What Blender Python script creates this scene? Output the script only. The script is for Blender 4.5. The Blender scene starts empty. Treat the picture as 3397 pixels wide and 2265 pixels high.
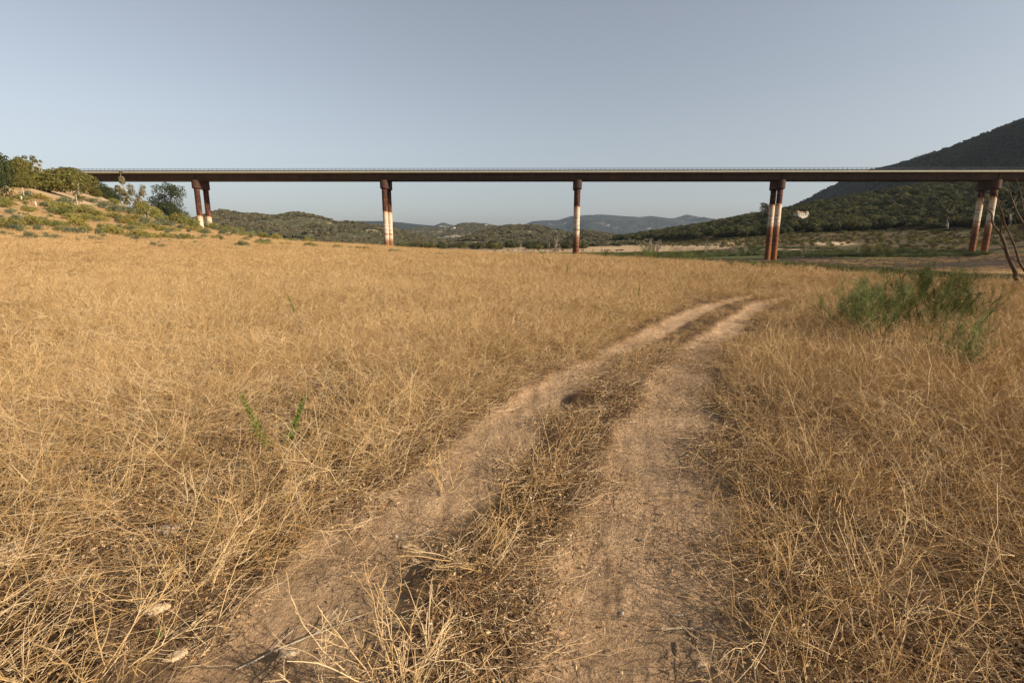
import bpy, bmesh, math, random
import numpy as np
from mathutils import Vector, Matrix
sc = bpy.context.scene
COL = sc.collection
rad = math.radians

# ------------------------------------------------------------ camera
F = 1698.0; PITCH = rad(11.08); EYE = 1.65
CP, SP = math.cos(PITCH), math.sin(PITCH)
cam = bpy.data.cameras.new('camera'); camo = bpy.data.objects.new('camera', cam); COL.objects.link(camo)
cam.sensor_width = 36.0; cam.lens = F / 3397.0 * 36.0
cam.clip_start = 0.05; cam.clip_end = 30000
camo.location = (0, 0, EYE); camo.rotation_euler = (rad(90) - PITCH, 0, 0)
sc.camera = camo

# ------------------------------------------------------------ sky and sun
SUN_AZ, SUN_EL = 113.0, 27.0
w = bpy.data.worlds.new('World'); sc.world = w; w.use_nodes = True
nt = w.node_tree; nt.nodes.clear()
sky = nt.nodes.new('ShaderNodeTexSky'); sky.sky_type = 'NISHITA'; sky.sun_disc = False
sky.sun_elevation = rad(SUN_EL); sky.sun_rotation = rad(SUN_AZ)
sky.air_density = 1.0; sky.dust_density = 2.2; sky.ozone_density = 1.4; sky.altitude = 100
hs = nt.nodes.new('ShaderNodeHueSaturation'); hs.inputs['Saturation'].default_value = 0.50
bg = nt.nodes.new('ShaderNodeBackground'); bg.inputs['Strength'].default_value = 0.085
wo = nt.nodes.new('ShaderNodeOutputWorld')
nt.links.new(sky.outputs[0], hs.inputs['Color']); nt.links.new(hs.outputs[0], bg.inputs['Color']); nt.links.new(bg.outputs[0], wo.inputs['Surface'])
sun = bpy.data.lights.new('sun', 'SUN'); sun.energy = 4.8; sun.angle = rad(0.6); sun.color = (1.0, 0.86, 0.68)
suno = bpy.data.objects.new('sun', sun); COL.objects.link(suno)
sdir = Vector((math.sin(rad(SUN_AZ)) * math.cos(rad(SUN_EL)), math.cos(rad(SUN_AZ)) * math.cos(rad(SUN_EL)), math.sin(rad(SUN_EL))))
suno.rotation_euler = sdir.to_track_quat('Z', 'Y').to_euler()
sc.view_settings.view_transform = 'Standard'; sc.view_settings.look = 'None'
sc.view_settings.exposure = 0.68; sc.view_settings.gamma = 1.0
sc.cycles.volume_bounces = 1; sc.cycles.max_bounces = 6; sc.cycles.transparent_max_bounces = 6
sc.cycles.use_adaptive_sampling = True

# ------------------------------------------------------------ helpers
def slope_of(py):
    yc = -(py - 1132.5) / F
    return (-SP + yc * CP) / (CP + yc * SP)
def at(px, py, Y):
    xc = (px - 1698.5) / F; yc = -(py - 1132.5) / F
    d = Vector((xc, CP + yc * SP, -SP + yc * CP)); t = Y / d.y
    return Vector((d.x * t, Y, EYE + d.z * t))
def hit(px, py, Y0=30.0, Y1=900.0):
    """the first point of the terrain seen along that line of sight"""
    Y = np.geomspace(Y0, Y1, 700); xc = (px - 1698.5) / F; yc = -(py - 1132.5) / F; dy = CP + yc * SP
    X = xc / dy * Y; Zr = EYE + slope_of(py) * Y; below = np.where(hz(X, Y) > Zr)[0]
    if len(below) == 0: return None
    i = below[0]; return Vector((X[i], Y[i], float(hz(X[i:i+1], Y[i:i+1])[0])))
def gpt(px, py, z=0.0):           # where that line of sight meets a level plane
    xc = (px - 1698.5) / F; yc = -(py - 1132.5) / F
    d = Vector((xc, CP + yc * SP, -SP + yc * CP)); t = (z - EYE) / d.z
    return (d.x * t, d.y * t)
def S(px): return (px - 1698.5) / F * CP

_perm = np.random.RandomState(7).rand(256, 256)
def vnoise(x, y):
    xi = np.floor(x).astype(int); yi = np.floor(y).astype(int)
    fx = x - xi; fy = y - yi; fx = fx * fx * (3 - 2 * fx); fy = fy * fy * (3 - 2 * fy)
    a = _perm[xi % 256, yi % 256]; b = _perm[(xi + 1) % 256, yi % 256]
    c = _perm[xi % 256, (yi + 1) % 256]; d = _perm[(xi + 1) % 256, (yi + 1) % 256]
    return (a * (1 - fx) + b * fx) * (1 - fy) + (c * (1 - fx) + d * fx) * fy
def fbm(x, y, o=4, g=0.5):
    r = np.zeros_like(x, dtype=float); a = 1.0; s = 0.0
    for i in range(o):
        r += a * (vnoise(x * 2 ** i + 17.3 * i, y * 2 ** i + 5.1 * i) - 0.5); s += a; a *= g
    return r / s * 2
def sm(a, b, x):
    t = np.clip((x - a) / (b - a), 0, 1); return t * t * (3 - 2 * t)

def mesh_np(name, V, Fc, mat=None, parent=None, smooth=False, attrs=None):
    me = bpy.data.meshes.new(name)
    V = np.asarray(V, dtype=np.float32).reshape(-1, 3); Fc = np.asarray(Fc, dtype=np.int32)
    n, k = Fc.shape
    me.vertices.add(len(V)); me.vertices.foreach_set('co', V.ravel())
    me.loops.add(n * k); me.loops.foreach_set('vertex_index', Fc.ravel())
    me.polygons.add(n); me.polygons.foreach_set('loop_start', np.arange(0, n * k, k, dtype=np.int32))
    me.polygons.foreach_set('use_smooth', np.full(n, smooth))
    if attrs:
        for an, (kind, arr) in attrs.items():
            at_ = me.attributes.new(an, kind, 'POINT')
            arr = np.asarray(arr, dtype=np.float32)
            if kind == 'FLOAT': at_.data.foreach_set('value', arr)
            elif kind == 'FLOAT_COLOR': at_.data.foreach_set('color', np.c_[arr, np.ones(len(arr))].astype(np.float32).ravel())
    me.update(calc_edges=True)
    o = bpy.data.objects.new(name, me)
    if mat: me.materials.append(mat)
    if parent is not None: o.parent = parent
    return o
def link(o, parent=None):
    COL.objects.link(o)
    if parent is not None: o.parent = parent
    return o
def tag(o, label=None, cat=None, group=None, kind=None):
    if label: o['label'] = label
    if cat: o['category'] = cat
    if group: o['group'] = group
    if kind: o['kind'] = kind
    return o
def empty(name, loc, rz=0):
    o = bpy.data.objects.new(name, None); COL.objects.link(o); o.location = loc; o.rotation_euler = (0, 0, rz); o.empty_display_size = 0.2
    return o

class Tubes:
    """collects tapered tubes (k sided) and flat quads as one mesh"""
    def __init__(s): s.V = []; s.F3 = []; s.n = 0; s.T = []
    def tube(s, P, R, k=3, tint=0.5):
        P = np.asarray(P, float); n = len(P); R = np.broadcast_to(np.asarray(R, float), (n,))
        T = np.gradient(P, axis=0); T /= (np.linalg.norm(T, axis=1, keepdims=True) + 1e-9)
        up = np.array([0.31, 0.17, 0.93]) if abs(T[:, 2]).mean() < 0.8 else np.array([1.0, 0.2, 0.1])
        A = np.cross(T, up); A /= (np.linalg.norm(A, axis=1, keepdims=True) + 1e-9); B = np.cross(T, A)
        an = np.arange(k) * 2 * math.pi / k
        ring = P[:, None, :] + R[:, None, None] * (np.cos(an)[None, :, None] * A[:, None, :] + np.sin(an)[None, :, None] * B[:, None, :])
        base = s.n; s.V.append(ring.reshape(-1, 3)); s.n += n * k; s.T.append(np.full(n * k, tint))
        i = np.arange(n - 1)[:, None] * k; j = np.arange(k)[None, :]; j2 = (j + 1) % k
        q = np.stack([base + i + j, base + i + j2, base + i + k + j2, base + i + k + j], -1).reshape(-1, 4)
        s.F3.append(q)
        if k > 3:
            c = base + (n - 1) * k
            s.F3.append(np.array([[c, c + a, c + a + 1, c + a + 1 if False else c + min(a + 2, k - 1)] for a in range(1, k - 2, 2)], dtype=int).reshape(-1, 4))
    def quads(s, C, U, W, tint):
        """centres, half axes; arrays (n,3)"""
        n = len(C); v = np.stack([C - U - W * 0.4, C + U * 0.2 - W, C + U + W * 0.3, C - U * 0.1 + W], 1).reshape(-1, 3)
        s.V.append(v); s.F3.append(s.n + np.arange(n * 4).reshape(n, 4)); s.n += 4 * n; s.T.append(np.repeat(tint, 4))
    def build(s, name, mat, smooth=False):
        V = np.concatenate(s.V); Fq = np.concatenate(s.F3)
        return mesh_np(name, V, Fq, mat, None, smooth, {'tint': ('FLOAT', np.concatenate(s.T))})

def curve_path(rng, p0, d, L, n, wig, droop, taper_up=0.0):
    d = np.array(d, float); d /= np.linalg.norm(d); P = [np.array(p0, float)]; st = L / n
    for i in range(n):
        d = d + rng.normal(0, wig, 3) + np.array([0, 0, -droop + taper_up]); d /= np.linalg.norm(d)
        P.append(P[-1] + d * st)
    return np.array(P)
def perp_dir(rng, d, ang):
    d = d / (np.linalg.norm(d) + 1e-9); r = rng.normal(0, 1, 3); r -= d * r.dot(d); r /= np.linalg.norm(r)
    return d * math.cos(ang) + r * math.sin(ang)

# ------------------------------------------------------------ materials
def newmat(name):
    m = bpy.data.materials.new(name); m.use_nodes = True; t = m.node_tree; t.nodes.clear()
    out = t.nodes.new('ShaderNodeOutputMaterial'); return m, t, out
def N(t, typ, **kw):
    n = t.nodes.new(typ)
    for k, v in kw.items():
        if k.startswith('i_'): n.inputs[k[2:].replace('_', ' ')].default_value = v
        else: setattr(n, k, v)
    return n
def ramp(t, fac, stops):
    r = t.nodes.new('ShaderNodeValToRGB'); e = r.color_ramp.elements
    while len(e) < len(stops): e.new(0.5)
    for i, (p, c) in enumerate(stops): e[i].position = p; e[i].color = (*c, 1)
    t.links.new(fac, r.inputs[0]); return r.outputs[0]
def mixc(t, fac, a, b, mode='MIX'):
    n = t.nodes.new('ShaderNodeMix'); n.data_type = 'RGBA'; n.blend_type = mode
    for i, v in ((0, fac), (6, a), (7, b)):
        if hasattr(v, 'is_output') or isinstance(v, bpy.types.NodeSocket): t.links.new(v, n.inputs[i])
        else: n.inputs[i].default_value = v if i == 0 else (*v, 1)
    return n.outputs[2]
def noise(t, vec, scale, detail=4, rough=0.55, out=0):
    n = t.nodes.new('ShaderNodeTexNoise'); n.inputs['Scale'].default_value = scale; n.inputs['Detail'].default_value = detail; n.inputs['Roughness'].default_value = rough
    if vec is not None: t.links.new(vec, n.inputs['Vector'])
    return n.outputs[out]
def principled(t, out, col, rough=0.9, spec=0.2, bump=None, bstr=0.5, bdist=0.02):
    p = t.nodes.new('ShaderNodeBsdfPrincipled'); p.inputs['Roughness'].default_value = rough; p.inputs['Specular IOR Level'].default_value = spec
    if isinstance(col, bpy.types.NodeSocket): t.links.new(col, p.inputs['Base Color'])
    else: p.inputs['Base Color'].default_value = (*col, 1)
    if bump is not None:
        b = t.nodes.new('ShaderNodeBump'); b.inputs['Strength'].default_value = bstr; b.inputs['Distance'].default_value = bdist
        t.links.new(bump, b.inputs['Height']); t.links.new(b.outputs[0], p.inputs['Normal'])
    t.links.new(p.outputs[0], out.inputs[0]); return p

def plant_mat(name, stops, trans=0.3, patch=None, spec=0.15, vary=None):
    """thin plant tissue: colour per stem or leaf, part of the light passes through"""
    m, t, out = newmat(name)
    a = N(t, 'ShaderNodeAttribute', attribute_name='tint')
    c = ramp(t, a.outputs['Fac'], stops)
    if patch:
        g = N(t, 'ShaderNodeNewGeometry')
        nf = noise(t, g.outputs['Position'], patch[0], 3)
        mr = N(t, 'ShaderNodeMapRange'); mr.inputs[1].default_value = 0.35; mr.inputs[2].default_value = 0.65
        t.links.new(nf, mr.inputs[0]); c = mixc(t, mr.outputs[0], c, patch[1], 'MULTIPLY')
    if vary:
        oi = N(t, 'ShaderNodeObjectInfo'); c = mixc(t, 1.0, c, ramp(t, oi.outputs['Random'], [(0, vary[0]), (.5, (1, 1, 1)), (1, vary[1])]), 'MULTIPLY')
    p = N(t, 'ShaderNodeBsdfPrincipled'); p.inputs['Roughness'].default_value = 0.7; p.inputs['Specular IOR Level'].default_value = spec
    t.links.new(c, p.inputs['Base Color'])
    tr = N(t, 'ShaderNodeBsdfTranslucent'); t.links.new(c, tr.inputs[0])
    mx = N(t, 'ShaderNodeMixShader'); mx.inputs[0].default_value = trans
    t.links.new(p.outputs[0], mx.inputs[1]); t.links.new(tr.outputs[0], mx.inputs[2]); t.links.new(mx.outputs[0], out.inputs[0])
    return m
M = {}
M['straw'] = plant_mat('dry_straw', [(0, (.29, .175, .07)), (.3, (.48, .305, .13)), (.7, (.60, .41, .19)), (1, (.73, .56, .34))], .22, (0.25, (.86, .84, .80)))
M['litter'] = plant_mat('dry_litter', [(0, (.10, .055, .025)), (.4, (.20, .115, .05)), (.75, (.36, .21, .09)), (1, (.58, .45, .28))], .1)
M['tamarisk'] = plant_mat('tamarisk_green', [(0, (.09, .11, .035)), (.5, (.155, .195, .06)), (1, (.28, .29, .10))], .35)
M['herb'] = plant_mat('herb_green', [(0, (.12, .18, .03)), (1, (.28, .36, .07))], .35)
M['broom'] = plant_mat('broom_yellow_green', [(0, (.12, .12, .03)), (.5, (.24, .22, .06)), (1, (.42, .34, .11))], .3, None, .15, ((.7, .8, .8), (1.25, 1.1, .9)))
M['bluegreen'] = plant_mat('artichoke_blue_green', [(0, (.10, .115, .055)), (.5, (.17, .18, .095)), (1, (.29, .28, .15))], .3)
M['olive'] = plant_mat('mastic_olive', [(0, (.055, .055, .016)), (.5, (.125, .115, .03)), (1, (.24, .20, .055))], .2)
M['oak'] = plant_mat('oak_dark', [(0, (.018, .026, .010)), (.5, (.04, .05, .018)), (1, (.085, .09, .032))], .15)  # dark leaves, deepened further to carry the shade of the bridge
M['hilltree'] = plant_mat('hill_tree_green', [(0, (.022, .028, .011)), (.5, (.062, .065, .024)), (1, (.15, .135, .05))], .15, None, .15, ((.55, .6, .65), (1.7, 1.55, 1.2)))
M['scrub'] = plant_mat('far_scrub_green', [(0, (.05, .05, .028)), (.5, (.10, .092, .052)), (1, (.17, .15, .09))], .1, None, .15, ((.65, .7, .75), (1.5, 1.35, 1.2)))
M['eucalyptus'] = plant_mat('eucalyptus_leaf', [(0, (.10, .10, .045)), (.5, (.19, .17, .09)), (1, (.33, .27, .16))], .3)
M['slope'] = plant_mat('slope_scrub', [(0, (.05, .05, .018)), (.5, (.11, .10, .035)), (1, (.22, .19, .07))], .2, None, .15, ((.6, .65, .7), (1.6, 1.5, 1.2)))  # darker greens stand in for shade missing on the right slope
M['reed'] = plant_mat('green_reed', [(0, (.045, .06, .02)), (.5, (.085, .105, .035)), (1, (.20, .20, .08))], .3)
def bark(name, a, b, sc_=12):
    m, t, out = newmat(name); tc = N(t, 'ShaderNodeTexCoord'); f = noise(t, tc.outputs['Object'], sc_, 6, .65)
    principled(t, out, ramp(t, f, [(.3, a), (.7, b)]), .9, .1, f, .6, .02); M[name] = m
bark('bark_brown', (.045, .03, .02), (.13, .09, .06)); bark('bark_grey', (.16, .125, .09), (.33, .27, .2)); bark('bark_pale', (.25, .2, .14), (.5, .43, .33))
bark('stone_white', (.26, .22, .17), (.50, .45, .37), 25); bark('bark_tan', (.15, .095, .055), (.34, .23, .145), 60); bark('stone_brown', (.16, .12, .08), (.32, .25, .17), 1.5); bark('stone_tan', (.34, .24, .14), (.55, .41, .26), 18)
bark('cattle_hide', (.03, .018, .012), (.09, .05, .03)); bark('cattle_red', (.12, .05, .025), (.22, .10, .05))
bark('plaster', (.40, .36, .29), (.56, .51, .42), 1.5); bark('roof_tile', (.24, .14, .09), (.40, .26, .17), 3)
bark('post_paint', (.5, .47, .4), (.66, .62, .55), 4); bark('dark_glass', (.02, .02, .02), (.04, .04, .045), 2)

# ------------------------------------------------------------ terrain
COLS = [
 (-400, [(12,'z',.3),(20,'z',.6),(40,'z',2.4),(60,'p',745),(75,'p',690),(95,'p',600),(120,'p',540),(150,'z',27),(220,'z',30),(400,'z',30),(1000,'z',22)]),
 (0,    [(12,'z',.1),(20,'z',.35),(40,'z',1.5),(60,'p',767),(75,'p',722),(90,'p',668),(110,'p',596),(130,'p',560),(160,'z',24),(200,'z',27.3),(400,'z',26),(1000,'z',12)]),
 (300,  [(12,'z',.05),(20,'z',.2),(40,'z',1.0),(65,'p',778),(85,'p',742),(105,'p',702),(130,'p',668),(150,'p',650),(178,'z',20),(196,'z',26.0),(400,'z',24),(1000,'z',5)]),
 (500,  [(12,'z',.03),(20,'z',.15),(40,'z',.75),(68,'p',788),(95,'p',754),(120,'p',726),(145,'p',714),(185,'z',9.5),(300,'z',5),(1000,'z',0)]),
 (650,  [(12,'z',0),(20,'z',.1),(40,'z',.6),(70,'p',797),(100,'p',771),(125,'p',751),(145,'p',744),(185,'z',5.2),(300,'z',0),(1000,'z',-6)]),
 (900,  [(12,'z',0),(20,'z',.05),(40,'z',.4),(70,'p',812),(100,'p',798),(120,'p',792),(150,'z',1.4),(185,'z',0.2),(300,'z',-5),(1000,'z',-6.5)]),
 (1290, [(12,'z',0),(20,'z',.02),(40,'z',.25),(60,'p',833),(85,'p',821),(100,'z',.3),(130,'z',-1.5),(180,'z',-3),(300,'z',-6),(1000,'z',-6.5)]),
 (1600, [(12,'z',0),(20,'z',.0),(40,'z',.15),(62,'p',841),(75,'z',-.2),(100,'z',-2),(180,'z',-5),(300,'z',-6.5),(1000,'z',-6.5)]),
 (1917, [(12,'z',0),(20,'z',.0),(50,'p',850),(62,'z',-.2),(80,'z',-1.8),(120,'z',-4.8),(180,'z',-6.4),(420,'z',-6.5),(700,'z',-5),(1000,'z',-6.5)]),
 (2100, [(12,'z',0),(20,'z',.0),(44,'z',.05),(60,'z',-.8),(90,'z',-3.2),(180,'z',-6.1),(430,'z',-6.4),(560,'p',826),(700,'p',806),(850,'p',786),(1000,'z',0),(1500,'z',-6)]),
 (2250, [(12,'z',0),(20,'z',.0),(40,'z',0),(60,'z',-1.1),(90,'z',-3.2),(180,'z',-5.7),(420,'z',-6.2),(520,'p',815),(650,'p',788),(800,'p',766),(1000,'z',8),(1500,'z',-6)]),
 (2420, [(12,'z',0),(20,'z',.0),(36,'z',0),(60,'z',-1.2),(100,'z',-3.3),(180,'z',-5.3),(300,'z',-5.4),(380,'p',818),(460,'p',795),(560,'p',768),(700,'p',738),(820,'z',24),(1500,'z',5)]),
 (2590, [(12,'z',0),(20,'z',.0),(33,'z',0),(60,'z',-1.2),(110,'z',-3.4),(175,'p',864),(240,'p',848),(300,'p',830),(380,'p',803),(450,'p',778),(550,'p',738),(680,'p',708),(850,'z',42),(1500,'z',40)]),
 (2900, [(12,'z',0),(24,'z',0),(45,'z',-1.0),(90,'z',-2.8),(165,'z',-3.9),(200,'p',850),(280,'p',825),(360,'p',792),(450,'p',757),(550,'p',702),(680,'p',650),(850,'z',72),(1500,'z',90)]),
 (3250, [(12,'z',0),(18,'z',0),(35,'z',-.8),(80,'z',-2.4),(172,'p',846),(230,'p',818),(300,'p',778),(350,'p',748),(450,'p',684),(600,'p',606),(850,'z',100),(1500,'z',130)]),
 (3700, [(12,'z',0),(19,'z',0),(35,'z',-.6),(80,'z',-1.8),(150,'z',0),(220,'p',772),(300,'p',722),(400,'p',642),(600,'p',566),(900,'z',140),(1500,'z',200)]),
 (4300, [(12,'z',0),(19,'z',0),(35,'z',0),(80,'z',2),(150,'z',18),(200,'z',44),(300,'z',80),(400,'z',100),(600,'z',150),(900,'z',200),(1500,'z',300)]),  # steep rise out of view, added to shade the terraces at the right
]
LY = np.linspace(math.log(8), math.log(1600), 240)
LS = np.linspace(S(-400), S(4300), 320)
_tab = []
for px, pts in COLS:
    ys = [8.0]; zs = [0.0]
    for (Y, k, v) in pts:
        ys.append(Y); zs.append(v if k == 'z' else EYE + slope_of(v) * Y)
    _tab.append(np.interp(np.exp(LY), ys, zs))
_tab = np.array(_tab); cs = np.array([S(c[0]) for c in COLS])
TAB = np.array([np.interp(LS, cs, _tab[:, j]) for j in range(len(LY))])     # (Y,S)
def blur(A, n, ax):
    for _ in range(n):
        A = (np.roll(A, 1, ax) + 2 * A + np.roll(A, -1, ax)) / 4 if False else (np.take(A, np.clip(np.arange(A.shape[ax]) - 1, 0, None), ax) + 2 * A + np.take(A, np.clip(np.arange(A.shape[ax]) + 1, None, A.shape[ax] - 1), ax)) / 4
    return A
TAB = blur(blur(TAB, 5, 0), 14, 1)

RUT_L = [(600,1640,.40),(640,1568,.40),(800,1300,.34),(1045,1100,.34),(1150,1000,.32),(1260,900,.29),(1425,800,.26),(1545,740,.25),(1640,700,.21),(1760,672,.10),(1900,650,.02)]
RUT_R = [(1480,1640,.44),(1485,1568,.44),(1495,1300,.42),(1520,1100,.40),(1530,1000,.37),(1555,900,.32),(1610,800,.28),(1690,740,.26),(1745,700,.22),(1840,676,.10),(1960,652,.02)]
def ground_line(L):
    out = []
    for x, y, hw in L:
        g = gpt(x * 1.4443, y * 1.4443); out.append((g[0], g[1], hw))
    a = np.array(out); t = np.linspace(0, len(a) - 1, 160)
    return np.stack([np.interp(t, np.arange(len(a)), a[:, i]) for i in range(3)], 1)
GL, GR = ground_line(RUT_L), ground_line(RUT_R)
def rutmask(X, Y, L):
    """1 in the rut, falling to 0 at its grassy edge"""
    sh = X.shape; X = X.ravel(); Y = Y.ravel(); r = np.zeros(X.shape)
    sel = np.where((np.abs(X) < 22) & (Y > -4) & (Y < 28))[0]
    Lb = np.vstack([[L[0, 0] - (L[1, 0] - L[0, 0]) * 0 , -4, L[0, 2]], L])
    for i in range(0, len(sel), 20000):
        s = sel[i:i + 20000]
        d = np.hypot(X[s, None] - Lb[None, :, 0], Y[s, None] - Lb[None, :, 1])
        j = d.argmin(1); dd = d[np.arange(len(s)), j]
        # distance to polyline approx
        r[s] = 1 - sm(.80, 1.30, dd / Lb[j, 2] + .38 * fbm(X[s] / .45, Y[s] / .45, 3) * np.clip(Y[s] / 5, .45, 1))
    return r.reshape(sh)

def hz(X, Y, detail=True):
    X = np.asarray(X, float); Y = np.asarray(Y, float)
    Yc = np.clip(Y, 8.0, 1599); s = np.clip(X / np.maximum(Y, 8.0), LS[0], LS[-1] - 1e-6)
    u = (np.log(Yc) - LY[0]) / (LY[-1] - LY[0]) * (len(LY) - 1); v = (s - LS[0]) / (LS[-1] - LS[0]) * (len(LS) - 1)
    i = np.clip(u.astype(int), 0, len(LY) - 2); j = np.clip(v.astype(int), 0, len(LS) - 2); fu = u - i; fv = v - j
    z = (TAB[i, j] * (1 - fu) + TAB[i + 1, j] * fu) * (1 - fv) + (TAB[i, j + 1] * (1 - fu) + TAB[i + 1, j + 1] * fu) * fv
    far = sm(1600, 2600, Y); z = z * (1 - far) + (-6.5) * far
    z = z * sm(2, 9, Y)
    r = np.hypot(X, Y)
    z = z + fbm(X / 22, Y / 22, 3) * 0.35 * sm(25, 120, r) * sm(-8, 0.5, z) + fbm(X / 3.1, Y / 3.1, 3) * .05
    if detail:
        rise = sm(3, 20, z) * sm(60, 90, r)
        z = z + fbm(X / 9, Y / 9, 4) * .7 * rise
    return z
def hz1(x, y): return float(hz(np.array([x]), np.array([y]))[0])

def build_ground():
    th = np.concatenate([np.arange(-62, 62, .28), np.arange(62, 298, 2.6)]) * math.pi / 180
    r = np.concatenate([[0.0], np.geomspace(.25, 11500, 430)])
    T, R = np.meshgrid(th, r); X = R * np.sin(T); Y = R * np.cos(T)
    Z = hz(X, Y)
    ml, mr = rutmask(X, Y, GL), rutmask(X, Y, GR); rut = np.maximum(ml, mr)
    near = 1 - sm(8, 30, R)
    Z = Z - .055 * rut + near * (fbm(X * 2.4, Y * 2.4, 4) * .018 + fbm(X * 9, Y * 9, 3) * .013 * (0.4 + rut))
    # sparse clods and foot prints in the bare tracks
    c = vnoise(X * 13 + 3, Y * 13); Z += near * rut * (np.clip(c - .72, 0, 1) * .05 - np.clip(.22 - c, 0, 1) * .05)
    # ---- colour of the soil and of its low cover
    sx = X / np.maximum(Y, 1)
    n1 = fbm(X / 1.7, Y / 1.7, 4); n2 = fbm(X / 14, Y / 14, 4); n3 = fbm(X / 60 + 9, Y / 60, 4)
    dirt = np.array([.46, .32, .195]); litter = np.array([.085, .052, .028]); strawc = np.array([.50, .335, .15])  # dark litter soil, deepened further to blacken the shadows under the grass
    tan = np.array([.47, .35, .21]); mud = np.array([.050, .036, .024]); green = np.array([.075, .085, .03]); brown = np.array([.24, .165, .09]); sand = np.array([.55, .43, .29])
    def L(a, b, m): return a * (1 - m[..., None]) + b * m[..., None]
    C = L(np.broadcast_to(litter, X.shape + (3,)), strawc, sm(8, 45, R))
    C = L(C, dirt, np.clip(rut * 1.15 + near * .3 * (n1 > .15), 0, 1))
    # left hillside
    hl = sm(2.0, 4.0, Z) * (sx < .1) * sm(50, 70, R)
    C = L(C, L(np.broadcast_to(tan, X.shape + (3,)), brown, sm(-.1, .5, n2)), hl)
    # valley floor
    low = sm(-1.0, -2.6, Z) if False else sm(0.6, 1.8, -Z) * (Y > 30)
    floor = L(np.broadcast_to(mud, X.shape + (3,)), tan * .27, sm(.2, .9, n2 + .5 * fbm(X / 3, Y / 3, 3)))
    C = L(C, floor, low)
    g0 = np.interp(sx, [.45, .6, .72], [195, 185, 148]); gr = low * sm(0, 20, Y - g0) * (1 - sm(300, 345, Y)) * sm(-.25, -.05, sx)
    C = L(C, green, gr * sm(-.55, -.1, n2))
    C = L(C, tan * .82, sm(330, 350, Y) * (1 - sm(2200, 3000, Y)) * sm(-.6, 0, n3 + .2) * (Z < 60))
    C = L(C, green * .8, sm(1200, 2500, Y) * sm(-.3, .3, n3))
    # right hand slopes: terraces then woodland floor
    rh = (sx > .2) * sm(330, 380, Y + 0 * X) * sm(-4, 0, Z)
    rh2 = (sx > .45) * sm(10, 35, Y - g0) * sm(-4.5, -3.5, Z)
    ter = .5 + .5 * np.sin(Z * 2.6 + n2 * 3)
    terr = L(np.broadcast_to(brown * .5, X.shape + (3,)), green * .8, sm(.3, .8, ter) * .8)
    C = L(C, terr, np.clip(rh2, 0, 1))
    wood = L(np.broadcast_to(brown, X.shape + (3,)), green * .5, sm(-.4, .3, n3 + n2 * .4))
    C = L(C, wood, np.clip(rh * sm(420, 470, Y), 0, 1))
    C = np.where(np.isnan(C), .1, C)
    m1 = hit(2755, 808, 150)
    if m1: C = L(C, sand, (1 - sm(3.5, 8, np.hypot((X - m1.x) * .62, (Y - m1.y) * .30) + 3 * fbm(X / 5, Y / 5, 3))))
    pa = [hit(px_, py_, 150) for px_, py_ in ((2175, 817), (2300, 818), (2420, 822), (2560, 827), (2700, 829))]
    if all(pa):
        for a_, b_ in zip(pa[:-1], pa[1:]):
            dx, dy = b_.x - a_.x, b_.y - a_.y; tt = np.clip(((X - a_.x) * dx + (Y - a_.y) * dy) / (dx * dx + dy * dy), 0, 1); C = L(C, sand * 1.1, 1 - sm(1.0, 2.6, np.hypot(X - a_.x - tt * dx, Y - a_.y - tt * dy)))
    C = C * (1 + .22 * fbm(X / .6, Y / .6, 3)[..., None] * near[..., None] + .16 * n2[..., None] + .1 * n3[..., None])
    nr, na = X.shape
    V = np.stack([X, Y, Z], -1).reshape(-1, 3)
    i, j = np.meshgrid(np.arange(nr - 1), np.arange(na), indexing='ij'); j2 = (j + 1) % na
    Fc = np.stack([i * na + j, (i + 1) * na + j, (i + 1) * na + j2, i * na + j2], -1).reshape(-1, 4)[:, ::-1]
    m, t, out = newmat('ground_soil')
    a = N(t, 'ShaderNodeAttribute', attribute_name='soil'); g = N(t, 'ShaderNodeNewGeometry')
    f1 = noise(t, g.outputs['Position'], 28, 8, .7); f2 = noise(t, g.outputs['Position'], .35, 6, .65); f3 = noise(t, g.outputs['Position'], 3.2, 6, .7)
    c = mixc(t, 1.0, a.outputs['Color'], ramp(t, f1, [(.3, (.72, .70, .68)), (.62, (1.12, 1.1, 1.08))]), 'MULTIPLY')
    c = mixc(t, 1.0, c, ramp(t, f2, [(.3, (.78, .78, .76)), (.7, (1.15, 1.12, 1.1))]), 'MULTIPLY')
    c = mixc(t, 1.0, c, ramp(t, f3, [(.3, (.85, .82, .8)), (.7, (1.12, 1.12, 1.12))]), 'MULTIPLY')
    ad = N(t, 'ShaderNodeMath', operation='ADD'); t.links.new(f1, ad.inputs[0])
    ml2 = N(t, 'ShaderNodeMath', operation='MULTIPLY'); t.links.new(f3, ml2.inputs[0]); ml2.inputs[1].default_value = 3.0; t.links.new(ml2.outputs[0], ad.inputs[1])
    principled(t, out, c, .95, .1, ad.outputs[0], 1.0, .035)
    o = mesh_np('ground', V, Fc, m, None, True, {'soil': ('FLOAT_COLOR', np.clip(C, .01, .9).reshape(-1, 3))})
    link(o); tag(o, kind='structure')
build_ground()

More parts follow.
